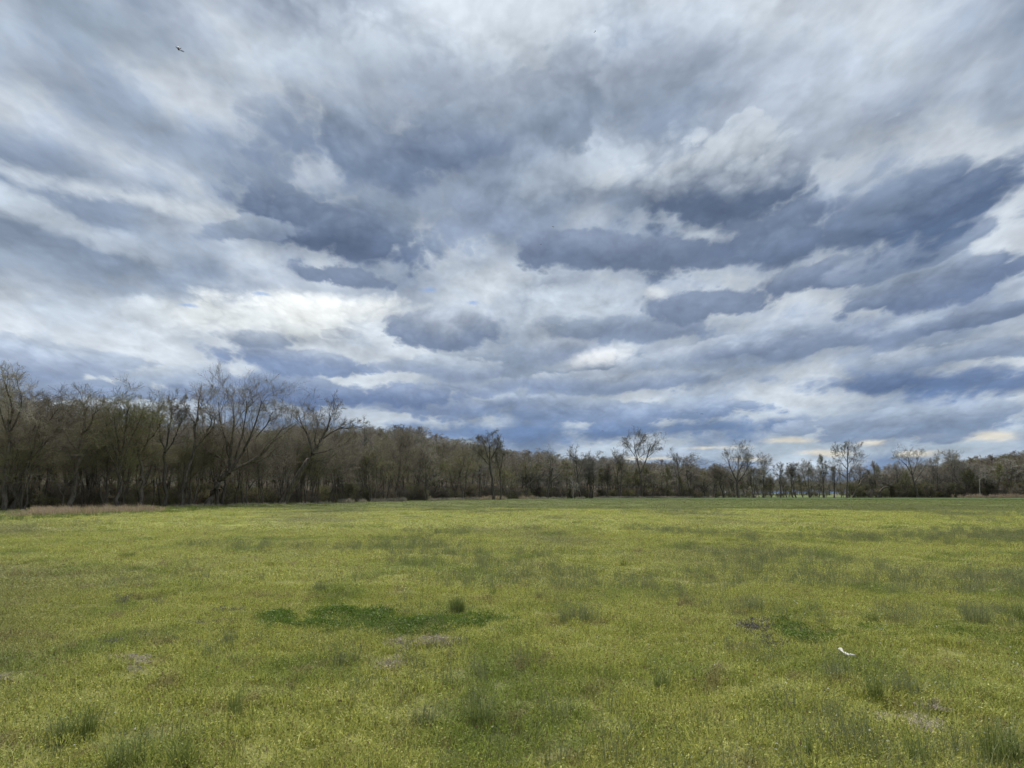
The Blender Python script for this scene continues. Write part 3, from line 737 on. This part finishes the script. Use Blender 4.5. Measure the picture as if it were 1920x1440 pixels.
def spots(rng, x, y, s0, s1, tilt=.12, squash=(1., 1.), npick=4, z=0.):
    n = len(x); pos = np.stack([x, y, ground_h(x, y)+z], -1)
    rot = np.stack([rng.normal(size=n)*tilt, rng.normal(size=n)*tilt, rng.random(n)*6.283], -1)
    s = s0+(s1-s0)*rng.random(n); sq = squash[0]+(squash[1]-squash[0])*rng.random(n)
    return pos, rot, np.stack([s, s, s*sq], -1), rng.integers(0, npick, n)
def cat_(*a): return tuple(np.concatenate(q) for q in zip(*a))

# blades: curved strips of two segments
def blades(rng, n, rad, h0, h1, wd, lean=.5, mat=None, name='clump', upright=1.):
    a = rng.random(n)*6.283; r = rad*np.sqrt(rng.random(n)); b = np.stack([r*np.cos(a), r*np.sin(a), np.zeros(n)], -1)
    h = h0+(h1-h0)*rng.random(n); da = rng.random(n)*6.283; ln = lean*rng.random(n)
    dr = np.stack([np.cos(da)*ln, np.sin(da)*ln, np.ones(n)*upright], -1)
    sd = np.stack([-np.sin(da), np.cos(da), np.zeros(n)], -1)*wd*(.6+.8*rng.random(n))[:, None]
    m = b+dr*h[:, None]*.55; tp = m+(dr*np.array([1.9, 1.9, .75]))*h[:, None]*.45
    V = np.stack([b-sd*.5, b+sd*.5, m+sd*.45, m-sd*.45, tp], 1).reshape(-1, 3); i = np.arange(n)*5
    return V, np.stack([i, i+1, i+2, i+3], -1), np.stack([i+3, i+2, i+4], -1)
def leaves(rng, n, rad, h0, h1, size, up=.35):
    """small folded leaves standing at many angles"""
    a = rng.random(n)*6.283; r = rad*np.sqrt(rng.random(n)); z = h0+(h1-h0)*rng.random(n)**.8
    c = np.stack([r*np.cos(a), r*np.sin(a), z], -1)
    d = rng.normal(size=(n, 3)); d[:, 2] = np.abs(d[:, 2])*up+.1; d /= np.linalg.norm(d, axis=1, keepdims=True)
    s = np.cross(d, rng.normal(size=(n, 3))); s /= np.linalg.norm(s, axis=1, keepdims=True)
    L = size*(.5+rng.random(n))[:, None]
    V = np.stack([c-d*L*.5, c+s*L*.28, c+d*L*.5, c-s*L*.28], 1).reshape(-1, 3); i = np.arange(n)*4
    return V, np.stack([i, i+1, i+2, i+3], -1)
def mk(name, mat, parts):
    V = []; Fs = []; n = 0
    for p in parts:
        V.append(p[0])
        for f in p[1:]: Fs.append(f+n)
        n += len(p[0])
    return mesh_np(name, np.concatenate(V), Fs, mat, None, False)

# -- turf
rng = np.random.default_rng(21)
tf = [mk('turf', mat_turf, [leaves(rng, 240, .20, .0, .045, .015), blades(rng, 190, .21, .02, .075, .0036, 1.1), leaves(rng, 50, .2, .035, .07, .009)]) for _ in range(5)]
x1, y1, _ = ring(rng, 4200, 2.6, 13); x2, y2, _ = ring(rng, 9000, 13, 32); x3, y3, _ = ring(rng, 12000, 32, 90); x4, y4, _ = ring(rng, 9000, 90, 215)
A = cat_(spots(rng, x1, y1, .85, 1.25, .12, (.7, 1.5), 5), spots(rng, x2, y2, 1.3, 2.0, .1, (.5, 1.0), 5), spots(rng, x3, y3, 2.6, 4.2, .06, (.35, .6), 5), spots(rng, x4, y4, 5, 8, .04, (.2, .35), 5))
scatter('meadow_turf', 'low yellow-green weeds and grass covering the whole meadow', 'ground cover', *A, tf)

# -- wispy stems in drifts
ws = [mk('wisp', mat_wisp, [blades(rng, 26, .10, .10, .26, .0032, .55), leaves(rng, 46, .11, .05, .22, .014, 1.)]) for _ in range(4)]
def drift(x, y, th0, th1, seed, sx=.16, sy=.12):
    m = fbm(x*sx+4, y*sy, 3, seed); pxx = x/y*F/math.cos(PITCH)+960
    m = m+np.clip((pxx-1150)/1500, -.1, .10)
    return rng.random(len(x)) < np.clip((m-th0)/(th1-th0), 0, 1)
xa, ya, _ = ring(rng, 2600, 3.0, 13); k = drift(xa, ya, .52, .78, 31, .7, .6); xa, ya = xa[k], ya[k]
xb, yb, _ = ring(rng, 9000, 13, 34); k = drift(xb, yb, .50, .72, 31, .3, .22); xb, yb = xb[k], yb[k]
xc, yc, _ = ring(rng, 16000, 34, 120); k = drift(xc, yc, .52, .74, 33, .10, .05); xc, yc = xc[k], yc[k]
A = cat_(spots(rng, xa, ya, .55, 1.15), spots(rng, xb, yb, .7, 1.5), spots(rng, xc, yc, 1.5, 3.2, .1, (.4, .7)))
scatter('wispy_weeds', 'thin grey-green weed stems standing in loose drifts over the turf', 'weeds', *A, ws)

# -- patches of one kind near the camera, placed by column and row
def spot(px, py):
    x, y, z = px_dir(px, py); k = -CAMZ/z; return x*k, y*k
def patch(name, label, cat, where, n, src, s0, s1, rag=True, tilt=.15, z=0.):
    X = []; Y = []
    for (px, py, rx, ry) in where:
        m = int(n*rx*ry/sum(w[2]*w[3] for w in where))+1
        a = rng.random(m)*6.283; r = np.sqrt(rng.random(m))*(.8+.35*rng.random(m))
        for u, v in zip(px+rx*r*np.cos(a), py+ry*r*np.sin(a)):
            x, y = spot(u, v)
            if rag and vnoise(u/26, v/7, 9) < .26: continue
            X.append(x+rng.normal()*.05); Y.append(y+rng.normal()*.10)
    A = spots(rng, np.array(X), np.array(Y), s0, s1, tilt, (.8, 1.2), len(src), z)
    return scatter(name, label, cat, *A, src)
cl = [mk('deep', mat_clover, [leaves(rng, 200, .13, .01, .12, .022), blades(rng, 16, .12, .05, .12, .005, .7)]) for _ in range(4)]
patch('deep_green_weeds', 'long patch of lush deep green low weeds across the near meadow', 'weeds',
      [(520, 1166, 34, 9), (630, 1158, 46, 12), (700, 1164, 40, 13), (770, 1184, 90, 11), (850, 1172, 60, 10), (905, 1164, 45, 7), (600, 1178, 110, 6)], 620, cl, .5, .88)
patch('deep_green_weeds', 'three raised darker mounds inside the long deep green patch', 'weeds', [(515, 1163, 18, 5), (628, 1155, 26, 7), (700, 1160, 22, 6), (770, 1176, 26, 5)], 130, cl, .8, 1.1, rag=False)
cl2 = [mk('deep', mat_clover, [leaves(rng, 130, .13, .01, .09, .024)]) for _ in range(3)]
patch('deep_green_weeds', 'small lush green weed patch beside purple flowers on the right', 'weeds', [(1478, 1180, 26, 14), (1520, 1196, 50, 10)], 90, cl2, .6, 1.0)
patch('green_weeds', 'green low weeds in a band on the right behind the white scrap', 'weeds', [(1700, 1196, 120, 8), (1850, 1200, 90, 10), (1580, 1190, 60, 8)], 150, cl2, .4, .7)
nt = [mk('nettle', mat_nettle, [leaves(rng, 90, .10, .02, .10, .020, 1.), blades(rng, 10, .09, .05, .10, .005, .4)]) for _ in range(3)]
patch('purple_nettles', 'purplish flowering weeds in a dark clump right of centre', 'weeds', [(1420, 1184, 34, 13), (1440, 1214, 26, 6), (1395, 1190, 26, 8)], 70, nt, .5, .95)
patch('purple_nettles', 'greyish purple weeds at the left end of the deep green patch', 'weeds', [(440, 1154, 45, 8), (395, 1172, 50, 7), (465, 1150, 30, 5)], 90, nt, .5, .8)
sr = [mk('straw', mat_straw, [blades(rng, 90, .14, .01, .035, .004, 2.6), leaves(rng, 70, .14, .0, .025, .025, .1)]) for _ in range(3)]
patch('dry_straw', 'grey dead straw in a thin spot below the deep green patch', 'dead grass', [(770, 1212, 45, 7), (735, 1246, 22, 5), (830, 1208, 40, 4)], 55, sr, .5, 1.0, z=.035)
patch('dry_straw', 'grey dead straw patch near the bottom right corner', 'dead grass', [(1718, 1370, 34, 8), (1755, 1328, 24, 5)], 18, sr, .45, .75, z=.035)
patch('dry_straw', 'small grey straw spot on the left side of the meadow', 'dead grass', [(225, 1256, 18, 5), (265, 1256, 18, 4)], 12, sr, .4, .7, z=.035)
patch('dry_straw', 'dead straw spot at the left edge', 'dead grass', [(3, 1281, 12, 5)], 7, sr, .4, .7, z=.035)
patch('brown_litter', 'faint brown dead stalks on the turf left of centre', 'dead grass', [(420, 1108, 40, 4), (250, 1130, 60, 5), (210, 1210, 20, 5), (365, 1211, 8, 3)], 40, nt, .4, .6, z=.03)
fl = [mk('flower', mat_flower, [leaves(rng, 6, .008, .0, .004, .010, .2)]) for _ in range(2)]
xf, yf, pf = ring(rng, 900, 3.2, 11.5); k = (fbm(xf*.8, yf*.7, 3, 77)+np.clip((pf-900)/2600, -.1, .2)) > .55; xf, yf = xf[k], yf[k]
P_, R_, S_, I_ = spots(rng, xf, yf, .6, 1.1, .3, (1, 1), 2, .06)
scatter('white_flowers', 'tiny white flowers dotted through the near turf', 'flowers', P_, R_, S_, I_, fl)
fy = [mk('flower', mat_flower_y, [leaves(rng, 5, .006, .0, .004, .009, .2)]) for _ in range(2)]
xf, yf, pf = ring(rng, 350, 3.2, 12)
scatter('yellow_flowers', 'tiny pale yellow flowers dotted through the near turf', 'flowers', *spots(rng, xf, yf, .7, 1.2, .3, (1, 1), 2, .07), fy)

# -- tufts one can point at
def tuft(px, py, hpx, wpx, n, label, mat=None, lean=.45, name='grass_tuft', w=.0034, lf=0, seed=0):
    r = np.random.default_rng(300+seed); x, y = spot(px, py); D = y
    H = hpx/F*D*1.2; Wd = wpx/F*D
    parts = [blades(r, n*2, Wd*.36, H*.35, H*1.02, w, lean*1.3)]
    o = mesh_np(name, parts[0][0], list(parts[0][1:]), mat or mat_tuft)
    o.location = (x, y, float(ground_h(x, y))); tag(o, label, 'grass', 'single tufts in the near meadow')
    if lf:
        q = leaves(r, lf, Wd*.5, H*.1, H*.75, .016, .8); mesh_np('leaves', q[0], [q[1]], mat or mat_tuft, o)
    return o
T = [
 (857, 1155, 38, 36, 330, 'dense dark upright grass tuft at the upper right rim of the deep green patch', mat_tuft, .25, 0),
 (239, 1048, 14, 42, 200, 'small dark grass tuft far out on the left of the meadow', mat_tuft, .5, 0),
 (120, 1392, 62, 60, 90, 'loose green grass tuft near the lower left corner', mat_tuft, .7, 50),
 (165, 1388, 66, 36, 60, 'taller thin grass tuft right beside the loose one at lower left', mat_tuft, .35, 30),
 (638, 1248, 38, 24, 90, 'small grey-green tuft below the left half of the deep green patch', mat_wisp, .35, 40),
 (905, 1352, 60, 62, 110, 'broad dark green tuft at the bottom near centre', mat_tuft, .7, 110),
 (795, 1358, 52, 56, 90, 'grey-green leafy tuft left of the broad dark one at the bottom', mat_wisp, .6, 100),
 (435, 1352, 56, 26, 26, 'few tall thin stems standing left of bottom centre', mat_tuft, .3, 14),
 (450, 1352, 74, 10, 8, 'single very tall thin stem with side leaves left of bottom centre', mat_tuft, .1, 16),
 (240, 1440, 70, 90, 90, 'loose grass cut by the bottom edge on the left', mat_tuft, .8, 70),
 (340, 1440, 60, 60, 60, 'loose grass cut by the bottom edge, right of the left one', mat_tuft, .6, 40),
 (1635, 1176, 24, 30, 110, 'small dark tuft right of the purple flowers', mat_tuft, .6, 30),
 (1412, 1152, 32, 48, 110, 'feathery dark tuft above the purple flowers', mat_wisp, .7, 70),
 (1835, 1178, 52, 60, 130, 'tall dark weedy tuft near the right edge', mat_wisp, .6, 120),
 (1905, 1166, 46, 50, 120, 'dark weedy tuft cut by the right edge', mat_tuft, .6, 90),
 (1640, 1320, 62, 40, 60, 'green leafy weed standing below the white scrap', mat_tuft, .5, 120),
 (1700, 1310, 50, 70, 80, 'spreading weed right of the leafy one below the white scrap', mat_wisp, .8, 140),
 (1518, 1438, 60, 16, 14, 'tall leafy stem cut by the bottom edge on the right', mat_tuft, .2, 50),
 (1720, 1438, 64, 40, 40, 'tall thin grass at the bottom edge under the grey straw', mat_tuft, .6, 30),
 (1880, 1430, 80, 90, 150, 'big dark weed clump in the bottom right corner', mat_tuft, .6, 160),
 (1070, 1108, 26, 110, 160, 'wide grey-green drift of feathery weeds beyond the near centre', mat_wisp, .5, 200),
 (1085, 1172, 42, 100, 220, 'pale feathery weed patch right of the deep green patch', mat_wisp, .5, 260),
 (600, 1115, 24, 40, 90, 'pale feathery tuft beyond the deep green patch', mat_wisp, .5, 90),
 (925, 1118, 18, 20, 50, 'small green tuft just beyond the dense dark one', mat_tuft, .5, 0),
 (790, 1142, 44, 8, 7, 'single tall dark stem left of the dense dark tuft', mat_tuft, .15, 6),
 (1506, 1102, 18, 20, 30, 'little dark sprig far right of centre', mat_tuft, .7, 0),
 (1170, 1062, 18, 20, 30, 'little dark sprig beyond the centre of the meadow', mat_tuft, .4, 0),
 (1240, 1298, 42, 46, 70, 'thin grass tuft right of bottom centre', mat_tuft, .6, 50),
]
for i, (px, py, h, w, n, lab, mt, ln, lf) in enumerate(T):
    tuft(px, py, h, w, n, lab, mt, ln, lf=lf, seed=i)

# -- reeds and dead grass along the wood edge
rd = [mk('reed', mat_reed, [blades(rng, 60, .5, .5, 1.35, .028, .55)]) for _ in range(3)]
def edge_grass(name, label, px0, px1, n, dd, src, s0, s1, front=None, big=1.):
    px = px0+(px1-px0)*rng.random(n)+rng.normal(size=n)*14; px = px[vnoise(px/17, px*0, 4) > .25]; n = len(px); D = interp(px, front or FRONT)+dd[0]+(dd[1]-dd[0])*rng.random(n)
    x = (px-960)/F*D*math.cos(PITCH); A = spots(rng, x, D, s0, s1, .1, (.6, 1.2), len(src)); return scatter(name, label, 'tall grass', *A, src)
EDGE = [(-300, 46), (0, 50), (100, 54), (300, 66), (420, 84), (600, 108), (800, 158), (1000, 214), (1200, 250), (1400, 272), (1920, 280), (2400, 280)]
edge_grass('dry_reeds', 'reddish tan dry grass along the foot of the wood at far left', 62, 296, 400, (0, 14), rd, .12, .75, EDGE)
edge_grass('dry_reeds', 'low faded tan grass at the left edge below the trees', -150, 60, 130, (1, 14), rd, .25, .45, EDGE)
pr_ = [mk('reed', mat_pale_reed, [blades(rng, 60, .6, .4, 1.0, .035, .6)]) for _ in range(3)]
edge_grass('pale_dry_grass', 'pale dead grass strip along the wood edge left of centre', 640, 800, 330, (-4, 10), pr_, .5, 1.2)
edge_grass('pale_dry_grass', 'thin pale grass strip under the trees from the big leaning tree to the thick leaning trunk', 330, 640, 380, (-4, 12), pr_, .3, .6)
edge_grass('pale_dry_grass', 'faint pale grass line at the foot of the central trees', 800, 1330, 700, (-6, 4), pr_, .5, 1.0)
edge_grass('dry_reeds', 'tan grass bump at the wood edge left of the crooked dark tree', 900, 1000, 120, (-6, 4), rd, .7, 1.2)
edge_grass('dry_reeds', 'reddish brown dry grass in front of the dark wood at far right', 1810, 2080, 420, (-8, 6), rd, .4, 1.9)
# -- rank green grass between meadow and wood
gg = [mk('rank', mat_tuft, [blades(rng, 70, .6, .2, .55, .03, .7)]) for _ in range(3)]
edge_grass('rank_grass', 'darker green rank grass between meadow and wood', -200, 640, 700, (-6, 12), gg, .4, .8, EDGE)

# -- brush under the trees
def bush(seed, H, W, mats, n=1, bud=0, rtw=.014):
    r = np.random.default_rng(seed)
    sk, lb = auto_skeleton(r, H, W, 0, 5, .1, 6, .05, .55, .5)
    tr, cr, bd = finish_tree(r, sk, lb, (4, 3, 3), rtw, None, mats, bud, (H, W), link=False, angs=(60, 60, 60))
    objs = [tr, cr]+([bd] if bd else [])
    V = []; F4 = []; mi = []; k = 0
    me = bpy.data.meshes.new('brush'); Vs = []; Fs = []; M = []
    for j, o in enumerate(objs):
        m = o.data; v = np.empty(len(m.vertices)*3, np.float32); m.vertices.foreach_get('co', v); v = v.reshape(-1, 3)
        f = np.empty(len(m.loops), np.int32); m.loops.foreach_get('vertex_index', f); f = f.reshape(-1, 4)
        Vs.append(v); Fs.append(f+k); k += len(v); M.append(np.full(len(f), j, np.int32))
    o = mesh_np('brush', np.concatenate(Vs), [np.concatenate(Fs)], None, None, False)
    for q in objs: o.data.materials.append(q.data.materials[0])
    o.data.polygons.foreach_set('material_index', np.concatenate(M))
    return o
br = [bush(400+i, 4.0, 4.5, ((MB, MT), (MB, MO), (MB, MT), (MB, MO))[i], bud=(0, 150, 0, 350)[i]) for i in range(4)]
def brush(name, label, px0, px1, n, dd, s0, s1, pick=(0, 1, 2, 3)):
    px = px0+(px1-px0)*rng.random(n); D = interp(px, FRONT)+dd[0]+(dd[1]-dd[0])*rng.random(n)**1.2
    x = (px-960)/F*D*math.cos(PITCH); P, R, S, I = spots(rng, x, D, s0, s1, .05, (.7, 1.3), 4); I = np.array(pick)[I % len(pick)]
    return scatter(name, label, 'undergrowth', P, R, S, I, [o.copy() for o in br])
brush('undergrowth', 'tangled bare brown undergrowth filling the wood on the left', -260, 640, 600, (5, 46), .3, .75)
brush('undergrowth', 'tangled brown and olive undergrowth filling the wood left of centre', 640, 1000, 480, (5, 60), .4, 1.0)
brush('undergrowth', 'low bare undergrowth beneath the central trees', 1000, 1320, 260, (6, 50), .4, 1.1)
brush('undergrowth', 'sparse bare scrub at the foot of the sparse row of trees', 1320, 1600, 50, (2, 30), .3, .8)
brush('undergrowth', 'olive green brush thickets right of the tall straight tree', 1600, 1800, 130, (5, 30), .7, 1.5, (1, 3, 1, 0))
brush('undergrowth', 'dark brown undergrowth below the wood at far right', 1780, 2300, 300, (4, 50), .8, 1.7)

# -- woods on the hills
hw = []
for i in range(4):
    r = np.random.default_rng(500+i)
    sk, lb = auto_skeleton(r, 12, 8, 0, 1, .3, 6, .16, .5)
    mats = ((MB, MT), (MG, MG), (MB, MO), (MT, MT))[i]
    tr, cr, _ = finish_tree(r, sk, lb, (4, 4, 3), .035, None, mats, 0, (12, 8), link=False)
    hw.append((tr, cr))
def merge(pair):
    Vs = []; Fs = []; M = []; k = 0
    for j, o in enumerate(pair):
        m = o.data; v = np.empty(len(m.vertices)*3, np.float32); m.vertices.foreach_get('co', v); v = v.reshape(-1, 3)
        f = np.empty(len(m.loops), np.int32); m.loops.foreach_get('vertex_index', f); f = f.reshape(-1, 4)
        Vs.append(v); Fs.append(f+k); k += len(v); M.append(np.full(len(f), j, np.int32))
    o = mesh_np('woodland', np.concatenate(Vs), [np.concatenate(Fs)], None, None, False)
    for q in pair: o.data.materials.append(q.data.materials[0])
    o.data.polygons.foreach_set('material_index', np.concatenate(M)); return o
hw = [merge(p) for p in hw]
def hillwood(label, px0, px1, d0, d1, n, zf, pick):
    px = px0+(px1-px0)*rng.random(n); D = np.sqrt(rng.random(n)*(d1*d1-d0*d0)+d0*d0)
    x = (px-960)/F*D*math.cos(PITCH); pos = np.stack([x, D, zf(px, D)-.2], -1)
    s = .6+.75*rng.random(n)**1.5; rot = np.stack([np.zeros(n), np.zeros(n), rng.random(n)*6.28], -1)
    scatter('hillside_woods', label, 'woods', pos, rot, np.stack([s, s, s*.95], -1), np.array(pick)[rng.integers(0, len(pick), n)], [o.copy() for o in hw])
hillwood('brown bare woods covering the hill behind the left and middle trees', -650, 1400, 300, 480, 3800, hill_a, (0, 1, 1, 3, 1, 2))
hillwood('dark bare woods covering the low hill at the right', 1620, 2600, 330, 490, 1700, hill_b, (0, 0, 2, 3))
# a far line of trees beyond the next meadow
def flatz(px, D): return np.zeros(len(px))
n = 900; hillwood('distant low tree line beyond the open meadow behind the sparse row', 1150, 1750, 620, 760, 900, flatz, (0, 2, 3))

# -- white scrap
def scrap():
    pts = [(1575, 1228), (1579, 1233), (1584, 1235), (1590, 1238), (1598, 1239), (1606, 1240)]
    W = []
    for i, (a, b) in enumerate(pts):
        x, y = spot(a, b); W.append((x, y-.02*i*0, (.065 if i < 2 else .05)))
    W = np.array(W); K = 14; P = resample(W, K); r = np.random.default_rng(3)
    P += r.normal(size=P.shape)*.003
    R = np.array([.013, .021, .019, .022, .016, .010, .015, .020, .017, .023, .018, .024, .024, .012])
    R = R*.72; V, q = tube(P[None], R[None], 8); V += r.normal(size=V.shape)*.0035
    c0 = P[0]; c1 = P[-1]; n = len(V); V = np.concatenate([V, [c0, c1]])
    t3 = [[n, (i+1) % 8, i] for i in range(8)]+[[n+1, n-8+i, n-8+(i+1) % 8] for i in range(8)]
    o = V.mean(0); ob = mesh_np('white_scrap', V-o, [q, np.array(t3)], flat_mat('weathered_white', (.48, .46, .40), (.70, .69, .64), .6, 0, False, 60.), smooth=True)
    ob.location = o; tag(ob, 'crumpled white scrap lying bent in the turf on the right', 'litter')
scrap()

# -- insect and birds in the air
mat_insect = flat_mat('dark_insect_body', (.035, .022, .035), (.075, .045, .06), .4, 0)
mat_wing, g = material('clear_grey_wing')
t = mat_wing.node_tree; b = t.nodes.new('ShaderNodeBsdfPrincipled'); b.inputs['Base Color'].default_value = (.12, .13, .15, 1); b.inputs['Roughness'].default_value = .3
tr = t.nodes.new('ShaderNodeBsdfTransparent'); mx = t.nodes.new('ShaderNodeMixShader'); mx.inputs[0].default_value = .5
t.links.new(tr.outputs[0], mx.inputs[1]); t.links.new(b.outputs[0], mx.inputs[2]); o_ = t.nodes.new('ShaderNodeOutputMaterial'); t.links.new(mx.outputs[0], o_.inputs[0])
mat_bird = flat_mat('dark_feathers', (.03, .03, .035), (.07, .07, .08), .7, 0)
def wing_mesh(name, a, b, w, mat, parent, th=.02):
    """flat tapering wing from a to b (local), with thickness"""
    a = np.array(a, float); b = np.array(b, float); d = b-a; L = np.linalg.norm(d); u = d/L
    s = np.cross(u, [0, 1, 0]); s /= np.linalg.norm(s)+1e-9; nrm = np.cross(u, s)
    prof = [(0, .25), (.25, .75), (.6, 1.), (.88, .7), (1, .12)]
    V = []
    for tt, ww in prof:
        for sg in (-1, 1):
            for h in (-1, 1): V.append(a+d*tt+s*w*.5*ww*sg+nrm*h*L*th)
    Q = []
    for i in range(4):
        k = i*4; Q += [[k, k+4, k+6, k+2], [k+1, k+3, k+7, k+5], [k, k+1, k+5, k+4], [k+2, k+6, k+7, k+3]]
    Q += [[0, 2, 3, 1], [16, 17, 19, 18]]
    return mesh_np(name, np.array(V), [np.array(Q)], mat, parent, smooth=False)
def blob_mesh(name, pts, rad, mat, parent):
    P = resample(np.array(pts, float), 9); R = np.interp(np.linspace(0, 1, 9), np.linspace(0, 1, len(rad)), rad)
    V, q = tube(P[None], R[None], 10); n = len(V); V = np.concatenate([V, [P[0], P[-1]]])
    t3 = [[n, (i+1) % 10, i] for i in range(10)]+[[n+1, n-10+i, n-10+(i+1) % 10] for i in range(10)]
    return mesh_np(name, V, [q, np.array(t3)], mat, parent, smooth=True)
def air(px, py, D): return world_at(px, py, D)
u = 1.4/F     # metres per photo pixel at 1.4 m
ins = empty('flying_insect', air(335, 92, 1.4)); tag(ins, 'small dark winged insect flying close by in the upper left sky', 'insect')
blob_mesh('body', [(-1.8*u, 0, 5*u), (-1.2*u, 0, 2*u), (.2*u, 0, -1.2*u), (1.3*u, 0, -3*u)], [.5*u, 1.3*u, 1.9*u, 1.7*u, .6*u], mat_insect, ins)
for a, b, w in (((-1.2*u, 0, 0), (-6.5*u, -u, 5.2*u), 1.9*u), ((1.5*u, 0, -1.5*u), (11*u, 2*u, -5*u), 3*u)):
    wing_mesh('wing', a, b, w, mat_wing, ins)
for b in ((5.6*u, 0, 2.6*u), (3.6*u, u, 1.8*u)):
    wing_mesh('leg', (.8*u, 0, .2*u), b, .8*u, mat_insect, ins, .06)
def bird(px, py, D, span, label, tilt, fold=.3):
    r = empty('bird', air(px, py, D)); tag(r, label, 'bird', 'birds in the sky'); s = span
    blob_mesh('body', [(-.05*s, -.22*s, 0), (0, 0, .01*s), (.04*s, .22*s, 0)], [.012*s, .06*s, .05*s, .01*s], mat_bird, r)
    wing_mesh('wing', (0, 0, .01*s), (-.5*s, .03*s, fold*s), .17*s, mat_bird, r); wing_mesh('wing', (0, 0, .01*s), (.5*s, .03*s, fold*s), .17*s, mat_bird, r)
    wing_mesh('tail', (-.04*s, -.2*s, 0), (-.06*s, -.34*s, 0), .1*s, mat_bird, r)
    r.rotation_euler = tilt; return r
bird(1115.5, 59.5, 60, .30, 'small dark bird high above the centre of the sky', (.3, -.9, .4), .1)
bird(1037, 425, 130, .45, 'tiny bird in the grey cloud near the middle, right one of two', (0, 0, .2), -.08)
bird(1014, 458, 140, .42, 'tiny bird in the grey cloud near the middle, left one of two', (0, .1, 0), .03)
bird(1316, 776, 190, .75, 'tiny bird low over the tallest central trees towards the right', (0, 0, .1), -.05)
bird(1130, 808, 200, .6, 'tiny bird low over the central wood left of the tallest pair', (0, .1, .1), .04)
